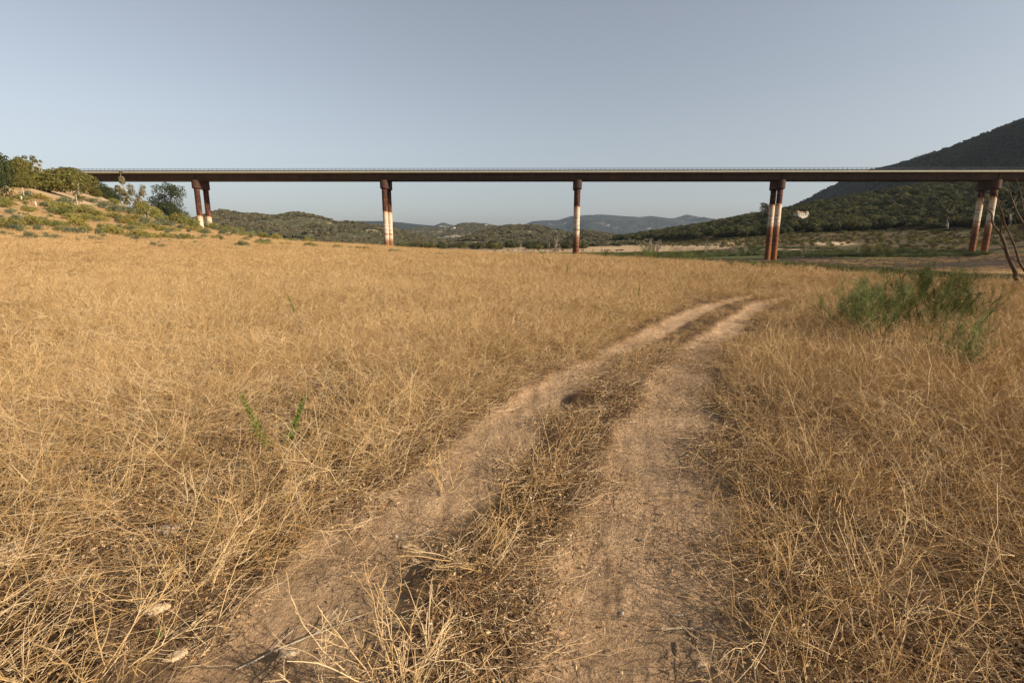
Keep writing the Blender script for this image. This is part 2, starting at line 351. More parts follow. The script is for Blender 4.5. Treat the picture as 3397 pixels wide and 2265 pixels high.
# ------------------------------------------------------------ hills
def hill_mat(name, dark, mid, tan, rock, tree_sc, rock_amt=.62, tan_amt=.58):
    m, t, out = newmat(name); g = N(t, 'ShaderNodeNewGeometry'); P = g.outputs['Position']
    v = N(t, 'ShaderNodeTexVoronoi'); v.inputs['Scale'].default_value = tree_sc; t.links.new(P, v.inputs['Vector'])
    cov = noise(t, P, tree_sc * .12, 6, .7)
    rk = noise(t, P, tree_sc * .05, 8, .75)
    base = ramp(t, v.outputs['Distance'], [(.25, mid), (.6, dark)])
    c = mixc(t, ramp(t, cov, [(tan_amt, (0, 0, 0)), (tan_amt + .05, (1, 1, 1))]), base, tan)
    c = mixc(t, ramp(t, rk, [(rock_amt, (0, 0, 0)), (rock_amt + .04, (1, 1, 1))]), c, rock)
    inv = N(t, 'ShaderNodeMath', operation='MULTIPLY_ADD'); t.links.new(v.outputs['Distance'], inv.inputs[0]); inv.inputs[1].default_value = -1; inv.inputs[2].default_value = 1
    principled(t, out, c, 1, .05, inv.outputs[0], 1.0, 5.0 * .12 / tree_sc * .25)
    return m
def ridge(crest, D, front, zbase, amp, wl, mat, na=360, nr=70, back=.5, seed=0, power=1.3):
    cx = np.array([c[0] for c in crest], float); cy = np.array([c[1] for c in crest], float)
    px = np.linspace(cx[0], cx[-1], na); py = np.interp(px, cx, cy)
    s = (px - 1698.5) / F
    yc = -(py - 1132.5) / F; X0 = s / (CP + yc * SP) * D; Z0 = EYE + (-SP + yc * CP) / (CP + yc * SP) * D
    v = np.concatenate([np.linspace(0, 1, nr), 1 + np.linspace(0, 1, 16)[1:] * back])
    Vv, Xx = np.meshgrid(v, X0, indexing='ij'); Zc = np.broadcast_to(Z0, Vv.shape)
    Y = D - front + front * Vv
    wob = fbm(Xx / (front * .5) + seed, Y / (front * .5) + seed, 4)
    prof = np.where(Vv <= 1, np.clip(Vv, 0, 1) ** power * .6 + .4 * np.sin(np.clip(Vv, 0, 1) * math.pi / 2), 1 - ((Vv - 1) / back) ** 1.2)
    Z = zbase + (Zc - zbase) * prof
    side = np.minimum(1, np.minimum(np.arange(na), na - 1 - np.arange(na)) / 8.0)[None, :]
    body = np.sin(np.clip(Vv, 0, 1) * math.pi) * side
    Z = Z + wob * (Zc - zbase) * .22 * body + fbm(Xx / wl + seed, Y / wl, 5, .6) * amp * np.clip(Vv * 3, 0, 1) * np.clip((Zc - zbase) / 30, 0, 1) * (.35 + .9 * body)
    nr2 = len(v); Vt = np.stack([Xx, Y, Z], -1).reshape(-1, 3)
    i, j = np.meshgrid(np.arange(nr2 - 1), np.arange(na - 1), indexing='ij')
    Fc = np.stack([i * na + j, i * na + j + 1, (i + 1) * na + j + 1, (i + 1) * na + j], -1).reshape(-1, 4)
    o = link(mesh_np('hills', Vt, Fc, mat, None, True)); tag(o, kind='structure')
    return Xx, Y, Z
DK, MD, TN, RK = (.055, .055, .03), (.11, .10, .055), (.34, .26, .16), (.46, .42, .36)
mh_near = hill_mat('hill_maquis_near', DK, MD, TN, RK, .16)
mh_mid = hill_mat('hill_maquis_mid', DK, MD, (.24, .19, .12), RK, .12, .57, .555)
mh_far = hill_mat('hill_far', (.024, .031, .030), (.045, .052, .046), (.09, .085, .07), (.32, .30, .27), .025, .57, .585)  # bluish cast paints distance haze into the colour of the far hills
mh_mount = hill_mat('mountain_flank', (.010, .013, .008), (.022, .025, .013), (.055, .05, .028), (.2, .18, .15), .10, .78, .60)
H1 = ridge([(560,800),(600,765),(640,738),(690,720),(735,701),(750,700),(800,711),(850,712),(900,718),(940,714),(985,705),(1030,713),(1090,731),(1200,743),(1290,757),(1400,785),(1520,806),(1640,815)], 1150, 420, -6.5, 7, 45, mh_near, seed=1)
H2 = ridge([(1000,790),(1100,734),(1180,733),(1260,733),(1330,738),(1390,745),(1440,749),(1470,738),(1500,747),(1560,760),(1700,790)], 6000, 1600, -6.5, 14, 160, mh_far, seed=2)
H3 = ridge([(1250,800),(1330,765),(1400,755),(1440,757),(1500,754),(1520,744),(1545,740),(1575,740),(1610,744),(1650,750),(1700,770),(1800,800)], 3600, 1000, -6.5, 12, 110, mh_mid, seed=3)
H4 = ridge([(1480,812),(1540,795),(1590,772),(1640,757),(1680,750),(1740,749),(1780,752),(1850,766),(1890,778),(1950,790),(2060,800),(2160,812)], 1450, 560, -6.5, 8, 60, mh_near, seed=4)
H5 = ridge([(1640,800),(1735,748),(1765,736),(1800,732),(1850,731),(1895,718),(1985,711),(2040,713),(2120,720),(2160,717),(2220,725),(2240,724),(2280,712),(2300,719),(2345,738),(2420,765),(2600,800)], 9000, 3000, -6.5, 50, 560, mh_far, nr=110, seed=5)
H6 = ridge([(1840,815),(1890,787),(1930,766),(1990,775),(2050,785),(2120,797),(2250,810)], 1000, 300, -6.5, 5, 40, mh_near, seed=6)
def mountain():
    # crest line: far away on the left, coming nearer along the right side of the valley
    cr = [(2330,800,2900),(2420,772,2800),(2560,722,2650),(2620,688,2550),(2690,653,2450),(2750,622,2360),(2810,592,2270),(2870,568,2180),(3000,536,2000),(3150,488,1800),(3280,438,1650),(3397,392,1500),(3700,300,1250)]
    C = []
    for px, py, Y in cr: p = at(px, py, Y); C.append((p.x, p.y, p.z))
    C += [(1420, 900, 330), (1330, 560, 345), (1230, 220, 345), (1080, -60, 330), (1000, -200, 200), (980, -330, 60)]  # crest out of view, shaped to throw shade on the right hand slope
    C = np.array(C); t = np.linspace(0, len(C) - 1, 460)
    Cx, Cy, Cz = [blur(np.interp(t, np.arange(len(C)), C[:, k])[None, :], 12, 1)[0] for k in range(3)]
    v = np.concatenate([np.linspace(0, 1, 130), -np.linspace(0, .8, 14)[1:]]); o_ = np.argsort(v); v = v[o_]
    Vv, X0 = np.meshgrid(v, Cx, indexing='ij'); Y0 = np.broadcast_to(Cy, Vv.shape); Z0 = np.broadcast_to(Cz, Vv.shape)
    run = (Z0 + 20) / .60
    X = X0 - run * Vv; Y = Y0 - run * Vv * .08
    Z = Z0 - (Z0 + 20) * np.abs(Vv) ** 1.05
    body = np.clip(np.abs(Vv) * 5, 0, 1)
    Z = Z + (fbm(Y / 330 + X / 1500 + 3, X / 800 + 1.5, 4) - .62) * 70 * body * sm(20, 150, Z0) * (1 - np.clip(Vv, 0, 1) * .5) + fbm(X / 60, Y / 60, 5, .6) * 7 * (.4 + .6 * body)
    nr, na = Z.shape; Vt = np.stack([X, Y, Z], -1).reshape(-1, 3)
    i, j = np.meshgrid(np.arange(nr - 1), np.arange(na - 1), indexing='ij')
    Fc = np.stack([i * na + j, i * na + j + 1, (i + 1) * na + j + 1, (i + 1) * na + j], -1).reshape(-1, 4)
    o = mesh_np('mountain', Vt, Fc, mh_mount, None, True); bm = bmesh.new(); bm.from_mesh(o.data); bmesh.ops.recalc_face_normals(bm, faces=bm.faces); bm.to_mesh(o.data); bm.free()
    tag(link(o), kind='structure'); k = v >= 0; return X[k], Y[k], Z[k]
HM = mountain()

# ------------------------------------------------------------ scattering (stuff only)
def scatter(name, protos, P, ROT, SC, IDX, label):
    pc = bpy.data.collections.new(name + '_shapes')
    for p in protos: pc.objects.link(p)
    me = bpy.data.meshes.new(name); me.vertices.add(len(P)); me.vertices.foreach_set('co', np.asarray(P, np.float32).ravel())
    a = me.attributes.new('rot', 'FLOAT_VECTOR', 'POINT'); a.data.foreach_set('vector', np.asarray(ROT, np.float32).ravel())
    a = me.attributes.new('scl', 'FLOAT', 'POINT'); a.data.foreach_set('value', np.asarray(SC, np.float32))
    a = me.attributes.new('idx', 'INT', 'POINT'); a.data.foreach_set('value', np.asarray(IDX, np.int32))
    o = bpy.data.objects.new(name, me); COL.objects.link(o)
    ng = bpy.data.node_groups.new(name + '_nodes', 'GeometryNodeTree')
    ng.interface.new_socket('Geometry', in_out='INPUT', socket_type='NodeSocketGeometry'); ng.interface.new_socket('Geometry', in_out='OUTPUT', socket_type='NodeSocketGeometry')
    gi = ng.nodes.new('NodeGroupInput'); go = ng.nodes.new('NodeGroupOutput'); ip = ng.nodes.new('GeometryNodeInstanceOnPoints')
    ci = ng.nodes.new('GeometryNodeCollectionInfo'); ci.inputs['Collection'].default_value = pc; ci.inputs['Separate Children'].default_value = True; ci.inputs['Reset Children'].default_value = True
    def na(nm, ty):
        n = ng.nodes.new('GeometryNodeInputNamedAttribute'); n.data_type = ty; n.inputs['Name'].default_value = nm; return n.outputs[0]
    ip.inputs['Pick Instance'].default_value = True
    ng.links.new(gi.outputs[0], ip.inputs['Points']); ng.links.new(ci.outputs[0], ip.inputs['Instance'])
    ng.links.new(na('idx', 'INT'), ip.inputs['Instance Index']); ng.links.new(na('rot', 'FLOAT_VECTOR'), ip.inputs['Rotation']); ng.links.new(na('scl', 'FLOAT'), ip.inputs['Scale'])
    ng.links.new(ip.outputs[0], go.inputs[0])
    md = o.modifiers.new('scatter', 'NODES'); md.node_group = ng
    tag(o, label, None, None, 'stuff'); return o

RNG = np.random.RandomState(11)
def tangle(name, rng, nst, foot, L0, L1, r0, tilt=(25, 80), fine=1.0, droop=.10):
    """one clump of dead, wiry, branching stalks"""
    tb = Tubes()
    for i in range(nst):
        a = rng.rand() * 6.283; rr = foot * math.sqrt(rng.rand())
        p0 = [rr * math.cos(a), rr * math.sin(a), -.02]
        az = rng.rand() * 6.283; ti = rad(rng.uniform(*tilt)); L = rng.uniform(L0, L1)
        d = [math.sin(ti) * math.cos(az), math.sin(ti) * math.sin(az), math.cos(ti)]
        n = 7; P = curve_path(rng, p0, d, L, n, .16, droop * rng.rand())
        P[:, 2] = np.maximum(P[:, 2], .01 + .05 * rng.rand())
        ti_ = rng.rand(); R = r0 * np.linspace(1, .45, n + 1) * rng.uniform(.7, 1.2)
        tb.tube(P, R, 3, ti_)
        for b in range(rng.randint(2, 6)):
            k = rng.randint(1, n); dd = perp_dir(rng, P[k] - P[k - 1], rad(rng.uniform(25, 60)))
            Q = curve_path(rng, P[k], dd, L * rng.uniform(.2, .5), 4, .16, .04)
            tb.tube(Q, r0 * .6 * np.linspace(1, .5, 5), 3, min(1, ti_ + rng.uniform(-.15, .2)))
            if fine > 0:
                for c in range(rng.randint(0, 3)):
                    k2 = rng.randint(1, 4); d3 = perp_dir(rng, Q[k2] - Q[k2 - 1], rad(rng.uniform(25, 60)))
                    tb.tube(curve_path(rng, Q[k2], d3, L * rng.uniform(.08, .2), 2, .15, .0), r0 * .42, 3, min(1, ti_ + .1))
    return tb.build(name, M['straw'])
near_p = [tangle('dry_stalks', RNG, 12, .24, .30, .85, .0021, (25, 85), 1.0, .08) for _ in range(9)]
mid_p = [tangle('dry_stalks', RNG, 34, .36, .28, .62, .0030, (35, 88)) for _ in range(6)]
far_p = [tangle('dry_stalks', RNG, 110, .75, .20, .48, .0055, (40, 88), 0) for _ in range(5)]
def litter_clump(name, rng):
    tb = Tubes(); n = 170
    a = rng.rand(n) * 6.283; r = .26 * np.sqrt(rng.rand(n))
    C = np.stack([r * np.cos(a), r * np.sin(a), rng.rand(n) ** 2 * .07], 1)
    U = rng.normal(0, 1, (n, 3)); U /= np.linalg.norm(U, axis=1, keepdims=True); W = np.cross(U, rng.normal(0, 1, (n, 3))); W /= np.linalg.norm(W, axis=1, keepdims=True)
    sz = rng.uniform(.005, .014, (n, 1)); tb.quads(C, U * sz, W * sz * .4, rng.rand(n))
    for i in range(42):
        aa = rng.rand() * 6.283; rr = .26 * math.sqrt(rng.rand()); az = rng.rand() * 6.283; e = rng.uniform(-.1, .7)
        tb.tube(curve_path(rng, [rr * math.cos(aa), rr * math.sin(aa), rng.rand() * .05 + .005], [math.cos(az), math.sin(az), e], rng.uniform(.04, .14), 3, .25, .1), .0011, 3, rng.rand())
    for i in range(26):
        aa = rng.rand() * 6.283; rr = .26 * math.sqrt(rng.rand()); az = rng.rand() * 6.283
        Q = curve_path(rng, [rr * math.cos(aa), rr * math.sin(aa), rng.rand() * .03 + .006], [math.cos(az), math.sin(az), .05], rng.uniform(.10, .30), 5, .18, .0); Q[:, 2] = np.abs(Q[:, 2]) * .6 + .004; tb.tube(Q, .0013, 3, rng.uniform(.8, 1))
    return tb.build(name, M['litter'])
litter_p = [litter_clump('dry_litter', RNG) for _ in range(5)]

def ring_points(r0, r1, dens, th=66, full=False):
    a = math.pi if full else rad(th)
    n = int(a * (r1 * r1 - r0 * r0) * dens); r = np.sqrt(RNG.uniform(r0 * r0, r1 * r1, n)); t = RNG.uniform(-a, a, n)
    return r * np.sin(t), r * np.cos(t)
def track(X, Y): return np.maximum(rutmask(X, Y, GL), rutmask(X, Y, GR))
def edge_near(X, Y):
    """1 right beside a rut, 0 a metre away: trodden, shorter growth"""
    r = np.zeros(X.shape); sel = np.where((np.abs(X) < 22) & (Y > 3) & (Y < 28))[0]
    for L in (GL, GR):
        for i in range(0, len(sel), 20000):
            q = sel[i:i + 20000]; d = np.hypot(X[q, None] - L[None, :, 0], Y[q, None] - L[None, :, 1]); j = d.argmin(1); dd = d[np.arange(len(q)), j]
            r[q] = np.maximum(r[q], 1 - sm(.0, .75, dd - L[j, 2]))
    return r * sm(3, 5, Y)
def between(X, Y):
    """on the grassy strip between the two ruts"""
    xl = np.interp(Y, GL[:, 1], GL[:, 0]); xr = np.interp(Y, GR[:, 1], GR[:, 0]); return (X > xl) & (X < xr) & (Y < 16)
def in_field(X, Y):
    z = hz(X, Y, False); s = X / np.maximum(Y, 1)
    edge = np.interp(s, [S(1290), S(1600), S(1917), S(2250), S(2590), S(2900), S(3250)], [105, 80, 62, 42, 33, 24, 19])
    hill = np.interp(s, [S(-400), S(0), S(300), S(650), S(900), S(1290)], [56, 60, 66, 80, 105, 110])
    lim = np.where(s < S(1290), hill, edge)
    return np.hypot(X * .3, Y) < lim * (1 + .12 * fbm(X / 6, Y / 6, 3))
def field_set(bands, protos, sc_fn):
    Ps, Sc, Id = [], [], []
    for (r0, r1, dens, full, smin, smax) in bands:
        X, Y = ring_points(r0, r1, dens, 64, full)
        m = track(X, Y); bt = between(X, Y) & (np.hypot(X, Y) < 14)
        # clumpy cover with thinner patches
        cl = fbm(X / 1.0, Y / 1.0, 3) * 1.0 + fbm(X / 6 + 4, Y / 6, 2) * .5
        side = (X > 0) * .45
        keep = ((m < .25) | (RNG.rand(len(X)) < .10 * sm(4, 8, Y))) & (RNG.rand(len(X)) < np.clip(.66 + .2 * sm(3, 9, np.hypot(X, Y)) + cl * 1.3 + side, .10, 1)) & in_field(X, Y)
        keep &= ~(bt & (RNG.rand(len(X)) < .15))
        X, Y, m, bt, cl = X[keep], Y[keep], m[keep], bt[keep], cl[keep]
        ne = np.maximum(edge_near(X, Y), 0); s = RNG.uniform(smin, smax, len(X)) * (1 - .45 * ne) * np.where(bt, .8, 1) * (1 - .5 * sm(.0, .12, m)) * (1 + .22 * cl)
        Ps.append(np.stack([X, Y, hz(X, Y) - .02], 1)); Sc.append(s); Id.append(RNG.randint(0, len(protos), len(X)))
    P = np.concatenate(Ps); n = len(P)
    ROT = np.stack([RNG.normal(0, .13, n), RNG.normal(0, .13, n), RNG.rand(n) * 6.283], 1)
    return P, ROT, np.concatenate(Sc), np.concatenate(Id)
a = field_set([(.55, 2.6, 20, True, .6, 1.0), (2.6, 5, 25, True, .7, 1.1), (5, 8.5, 27, False, .75, 1.1)], near_p, None)
scatter('dry_grass', near_p, *a, 'tangled straw coloured dead stalks standing along both sides of the wheel tracks')
b = field_set([(6.5, 13, 14, False, .7, 1.1), (13, 27, 9, False, .75, 1.15)], mid_p, None)
scatter('dry_grass', mid_p, *b, 'golden dry grass covering the middle of the field')
c = field_set([(22, 50, 4.5, False, .8, 1.2), (50, 125, 2.6, False, .8, 1.25)], far_p, None)
scatter('dry_grass', far_p, *c, 'pale golden grass at the far edge of the field')
X, Y = ring_points(50, 150, 1.1, 50, False); zz = hz(X, Y); k = (X < 0) & ((zz > 1.2) | (Y > 70)) & ~in_field(X, Y) & (X / Y < .1) & (fbm(X / 7, Y / 7, 3) + .25 > -RNG.rand(len(X)) * .6); X, Y = X[k], Y[k]; n = len(X)
scatter('slope_grass', far_p, np.stack([X, Y, hz(X, Y) - .02], 1), np.stack([RNG.normal(0, .2, n), RNG.normal(0, .2, n), RNG.rand(n) * 6.28], 1), RNG.uniform(.5, 1.2, n), RNG.randint(0, 5, n), 'sparse dry grass tufts on the left slope below the bridge')
X, Y = ring_points(.5, 9, 26, 66, False); m = track(X, Y); k = (RNG.rand(len(X)) < np.where(m > .6, .07, np.where(m > .2, .35, 1 - .8 * sm(4, 9, np.hypot(X, Y)))) )
X, Y = X[k], Y[k]; n = len(X)
scatter('leaf_litter', litter_p, np.stack([X, Y, hz(X, Y) - .004], 1), np.stack([RNG.normal(0, .08, n), RNG.normal(0, .08, n), RNG.rand(n) * 6.28], 1), RNG.uniform(.7, 1.3, n), RNG.randint(0, 5, n), 'brown dead leaf litter and short broken twigs lying under the stalks')

def clod(seed):
    rng = np.random.RandomState(seed); bm = bmesh.new(); bmesh.ops.create_icosphere(bm, subdivisions=2, radius=.01)
    for v in bm.verts: v.co = Vector((v.co.x * rng.uniform(.7, 1.3), v.co.y * rng.uniform(.7, 1.3), v.co.z * rng.uniform(.4, .9)))
    me = bpy.data.meshes.new('soil_clod'); bm.to_mesh(me); bm.free(); me.materials.append(M['bark_tan' if seed % 3 else 'stone_tan']); return bpy.data.objects.new('soil_clod', me)
X, Y = ring_points(.6, 8, 110, 60, False); m = track(X, Y); k = (m > .3) & (RNG.rand(len(X)) < .35 + .6 * vnoise(X * 3, Y * 3)); X, Y = X[k], Y[k]; n = len(X)
scatter('soil_clods', [clod(i) for i in range(6)], np.stack([X, Y, hz(X, Y) - .055 * track(X, Y) + .001], 1), np.stack([RNG.rand(n), RNG.rand(n), RNG.rand(n) * 6.28], 1), np.exp(RNG.normal(-.75, .45, n)), RNG.randint(0, 6, n), 'crumbs of dry soil and grit lying in the bare wheel ruts')

# ------------------------------------------------------------ bushes and trees (shapes)
def feathery(name, mat, rng, H, spread, nst=9, nb=9, ntw=7, r=.006, tw=.0022, lean=(5, 40), wood=None):
    """upright feathery shrub: wiry stems carrying many fine green sprays"""
    tb = Tubes(); wd = Tubes()
    for i in range(nst):
        az = rng.rand() * 6.283; ti = rad(rng.uniform(*lean)); L = H * rng.uniform(.65, 1.1) / math.cos(ti * .7)
        b0 = spread * .12 * math.sqrt(rng.rand())
        P = curve_path(rng, [b0 * math.cos(az), b0 * math.sin(az), -.03], [math.sin(ti) * math.cos(az), math.sin(ti) * math.sin(az), math.cos(ti)], L, 8, .07, 0, .05)
        wd.tube(P, r * np.linspace(1, .35, 9), 3, rng.rand() * .4)
        for b in range(nb):
            k = rng.randint(2, 9); dd = perp_dir(rng, P[k] - P[k - 1], rad(rng.uniform(20, 55))); dd[2] += .35
            Q = curve_path(rng, P[k], dd, H * rng.uniform(.15, .35), 4, .08, 0, .06); t0 = rng.rand()
            tb.tube(Q, tw * 1.3, 3, t0)
            for c in range(ntw):
                k2 = rng.randint(1, 5); d3 = perp_dir(rng, Q[k2] - Q[k2 - 1], rad(rng.uniform(20, 50)))
                tb.tube(curve_path(rng, Q[k2], d3, H * rng.uniform(.05, .13), 2, .08, 0, .05), tw, 3, np.clip(t0 + rng.uniform(-.3, .3), 0, 1))
    return tb.build('foliage', M[mat]).data, wd.build('stems', M[wood or 'bark_brown']).data

def crown_mesh(rng, mat, lobes, nleaf, leaf, squash=1.0, inner=.25):
    """leaves spread over and inside a set of lobes ((x,y,z),(rx,ry,rz))"""
    tb = Tubes(); vol = np.array([l[1][0] * l[1][1] + l[1][0] * l[1][2] for l in lobes]); vol = vol / vol.sum()
    for (c, rr), f in zip(lobes, vol):
        n = max(8, int(nleaf * f)); D = rng.normal(0, 1, (n, 3)); D /= np.linalg.norm(D, axis=1, keepdims=True)
        D[:, 2] = np.where(D[:, 2] < -.5, -D[:, 2], D[:, 2])
        rad_ = 1 - np.abs(rng.normal(0, inner * .6, (n, 1))); lump = 1 + .22 * fbm(D[:, 0] * 2.3 + c[0] + 9, D[:, 1] * 2.3 + D[:, 2] * 1.7 + c[1] + 5, 3)[:, None]
        C = np.array(c) + D * np.array(rr) * rad_ * lump
        Nn = D + rng.normal(0, .55, (n, 3)); Nn /= np.linalg.norm(Nn, axis=1, keepdims=True)
        U = np.cross(Nn, rng.normal(0, 1, (n, 3))); U /= np.linalg.norm(U, axis=1, keepdims=True); W = np.cross(Nn, U)
        s = leaf * rng.uniform(.6, 1.4, (n, 1)); cl = vnoise(C[:, 0] * 2 / leaf / 8 + 7, C[:, 1] * 2 / leaf / 8 + C[:, 2] / leaf / 5)
        tb.quads(C, U * s, W * s * .7, np.clip(.55 * rng.rand(n) + .45 * cl, 0, 1))
    return tb.build('crown', M[mat]).data
def lobes_bush(rng, w, h, n=9):
    L = []
    for i in range(n):
        a = rng.rand() * 6.283; r = w * .5 * math.sqrt(rng.rand()) * .75; s = rng.uniform(.22, .38)
        z = h * rng.uniform(.3, .72) * (1 - (r / w) ** 2 * 1.4)
        L.append(((r * math.cos(a), r * math.sin(a), z), (w * s, w * s, h * rng.uniform(.22, .34))))
    L.append(((0, 0, h * .35), (w * .42, w * .42, h * .36))); return L
def limb_mesh(rng, H, r0, lobes, mat='bark_brown', hb=.25):
    tb = Tubes(); top = np.array([rng.normal(0, .04 * H), rng.normal(0, .04 * H), H * .8])
    n = 7; T = np.array([[0, 0, -.2 * r0 * 4]]) + np.linspace(0, 1, n)[:, None] * (top + [0, 0, .8 * r0]); T[1:-1, :2] += rng.normal(0, .02 * H, (n - 2, 2))
    tb.tube(T, r0 * np.linspace(1.25, .3, n), 7, .5)
    for (c, rr) in lobes:
        k = rng.uniform(hb, .7); s = T[0] * (1 - k) + T[-1] * k; e = np.array(c); mid = (s + e) / 2 + rng.normal(0, .05 * H, 3)
        tt = np.linspace(0, 1, 5)[:, None]; Q = (1 - tt) ** 2 * s + 2 * tt * (1 - tt) * mid + tt ** 2 * e
        tb.tube(Q, r0 * .45 * np.linspace(1, .3, 5), 5, .5)
    return tb.build('trunk', M[mat], True).data
def place(name, parts, loc, rz, scale, label, cat, group=None, tilt=(0, 0)):
    """one thing with its parts; repeats share the mesh data"""
    e = empty(name, loc, rz); e.rotation_euler = (tilt[0], tilt[1], rz); e.scale = scale if hasattr(scale, '__len__') else (scale,) * 3
    for pn, data in parts:
        o = bpy.data.objects.new(pn, data); COL.objects.link(o); o.parent = e
    tag(e, label, cat, group); return e
def ground_at(px, Y, sink=0.0):
    X = S(px) * Y
    z = hz1(X, Y)
    # refine for the true column (depends a little on height)
    for _ in range(3):
        t = (z - EYE) / Y; yc = (t * CP + SP) / (CP - t * SP); X = (px - 1698.5) / F * Y / (CP + yc * SP); z = hz1(X, Y)
    return Vector((X, Y, z - sink))
def px_m(px, Y):   # metres per full-resolution pixel at that depth
    return Y / F

# --- big plants beside the track on the right
tam = [feathery('t', 'tamarisk', RNG, 1.0, 1.2, 13, 14, 14, .006, .0018, (8, 52)) for _ in range(3)]
tam2 = feathery('t', 'tamarisk', RNG, 1.0, .9, 8, 11, 9, .005, .0022, (3, 24))
for (px, py, h, v, rz, lab) in [
    (2890, 1143, 1.02, 0, .3, 'green feathery bush with its dark stem showing, nearest the track in the right hand cluster'),
    (2800, 1100, .80, 1, 2.1, 'small dark green feathery bush leaning left out of the dry grass beside the nearest bush'),
    (2965, 1085, .80, 1, .7, 'wispy green bush in the middle of the cluster just right of the nearest bush'),
    (3050, 1120, .85, 0, 2.9, 'wispy green bush in the front of the cluster above the leggy plants'),
    (3020, 1020, 1.15, 2, 1.2, 'tall green feathery bush with yellowish top at the back of the right hand cluster'),
    (2870, 1015, .72, 1, 4.0, 'low dusky green bush at the left back of the cluster, behind the nearest bush'),
    (3110, 1035, 1.10, 0, 3.3, 'broad green feathery bush in the middle of the cluster just left of the dark stump'),
    (3170, 1085, .85, 2, 5.1, 'green bush in front of the dark stump at the right side of the cluster')]:
    g = gpt(px, py); z = hz1(*g)
    place('feathery_bush', [('foliage', tam[v][0]), ('stems', tam[v][1])], (g[0], g[1], z), rz, (h * 1.0, h * 1.0, h * .88), lab, 'bush', 'feathery green bushes to the right of the track')
for (px, py, h, rz, lab) in [(3090, 1230, .62, .5, 'thin leggy green plant in front of the bushes, left one of three'),
                             (3175, 1262, .70, 2.0, 'thin leggy green plant with the longest bare stems, middle one of three'),
                             (3235, 1240, .55, 4.0, 'sparse upright green plant, right one of three in the brown grass')]:
    g = gpt(px, py); place('leggy_plant', [('foliage', tam2[0]), ('stems', tam2[1])], (g[0], g[1], hz1(*g)), rz, h, lab, 'plant', 'thin green plants near the right edge')

# --- two green herbs left of the track
def herb(rng, H):
    tb = Tubes(); wd = Tubes(); P = curve_path(rng, [0, 0, -.02], [rng.normal(0, .1), rng.normal(0, .1), 1], H, 9, .05, 0); wd.tube(P, .0035 * np.linspace(1, .4, 10), 4, .5)
    n = 230; k = rng.rand(n) ** .75 * 8.9; i = k.astype(int); f = (k - i)[:, None]; B = P[i] * (1 - f) + P[i + 1] * f
    a = rng.rand(n) * 6.283; el = rng.uniform(.2, 1.0, n); D = np.stack([np.cos(a) * np.cos(el), np.sin(a) * np.cos(el), np.sin(el)], 1)
    l = (.068 * (1.2 - k / 11))[:, None]; W = np.cross(D, [0, 0, 1]); W /= np.linalg.norm(W, axis=1, keepdims=True)
    tb.quads(B + D * l * .9, D * l, W * l * .28, rng.rand(n)); return tb.build('leaves', M['herb']).data, wd.build('stem', M['herb']).data
hb = [herb(RNG, 1.0), herb(RNG, 1.0)]
for i, (px, py, h, lab) in enumerate([(893, 1505, .52, 'bushier bright green sprig standing in the dry stalks, the left one of the pair'), (956, 1495, .48, 'thinner bright green sprig standing in the dry stalks, the right one of the pair')]):
    g = gpt(px, py); place('green_sprig', [('leaves', hb[i][0]), ('stem', hb[i][1])], (g[0], g[1], hz1(*g)), i * 2., (h, h, h), lab, 'plant', 'green sprigs left of the track')
for (px, py, h, lab) in [(980, 1040, .5, 'faint green weed tuft among the golden grass left of centre'), (2115, 1000, .5, 'green weed tuft in the golden grass left of the far track'), (1880, 925, .7, 'slim green weed by itself in the far middle of the field'), (2478, 960, .45, 'dark thin weed spike standing in the field beyond the bend of the track'), (530, 2130, .10, 'tiny pale green leafy plant on dark soil at the lower left')]:
    g = gpt(px, py); place('green_weed', [('leaves', hb[0][0]), ('stem', hb[0][1])], (g[0], g[1], hz1(*g)), px, h, lab, 'plant', 'single green weeds in the dry field')

# --- separate dead stalk plants close to the camera
def stalk_plant(rng, n, H, r, tilt):
    tb = Tubes()
    for i in range(n):
        az = rng.rand() * 6.283; ti = rad(rng.uniform(*tilt)); L = H * rng.uniform(.6, 1.15)
        P = curve_path(rng, [rng.normal(0, .03), rng.normal(0, .03), -.03], [math.sin(ti) * math.cos(az), math.sin(ti) * math.sin(az), math.cos(ti)], L, 10, .09, .01); t0 = rng.uniform(.4, 1)
        P[:, 2] = np.maximum(P[:, 2], -.01); tb.tube(P, r * np.linspace(1.1, .5, 11) * (1 + .18 * rng.rand(11)), 4, t0)
        for b in range(rng.randint(3, 7)):
            k = rng.randint(3, 10); Q = curve_path(rng, P[k], perp_dir(rng, P[k] - P[k - 1], rad(rng.uniform(22, 50))), L * rng.uniform(.2, .45), 6, .12, 0)
            tb.tube(Q, r * .7 * np.linspace(1, .5, 7), 3, t0)
            for c in range(2):
                k2 = rng.randint(1, 6); tb.tube(curve_path(rng, Q[k2], perp_dir(rng, Q[k2] - Q[k2 - 1], rad(35)), L * .13, 3, .1, 0), r * .5, 3, t0)
    return tb.build('stalks', M['straw']).data
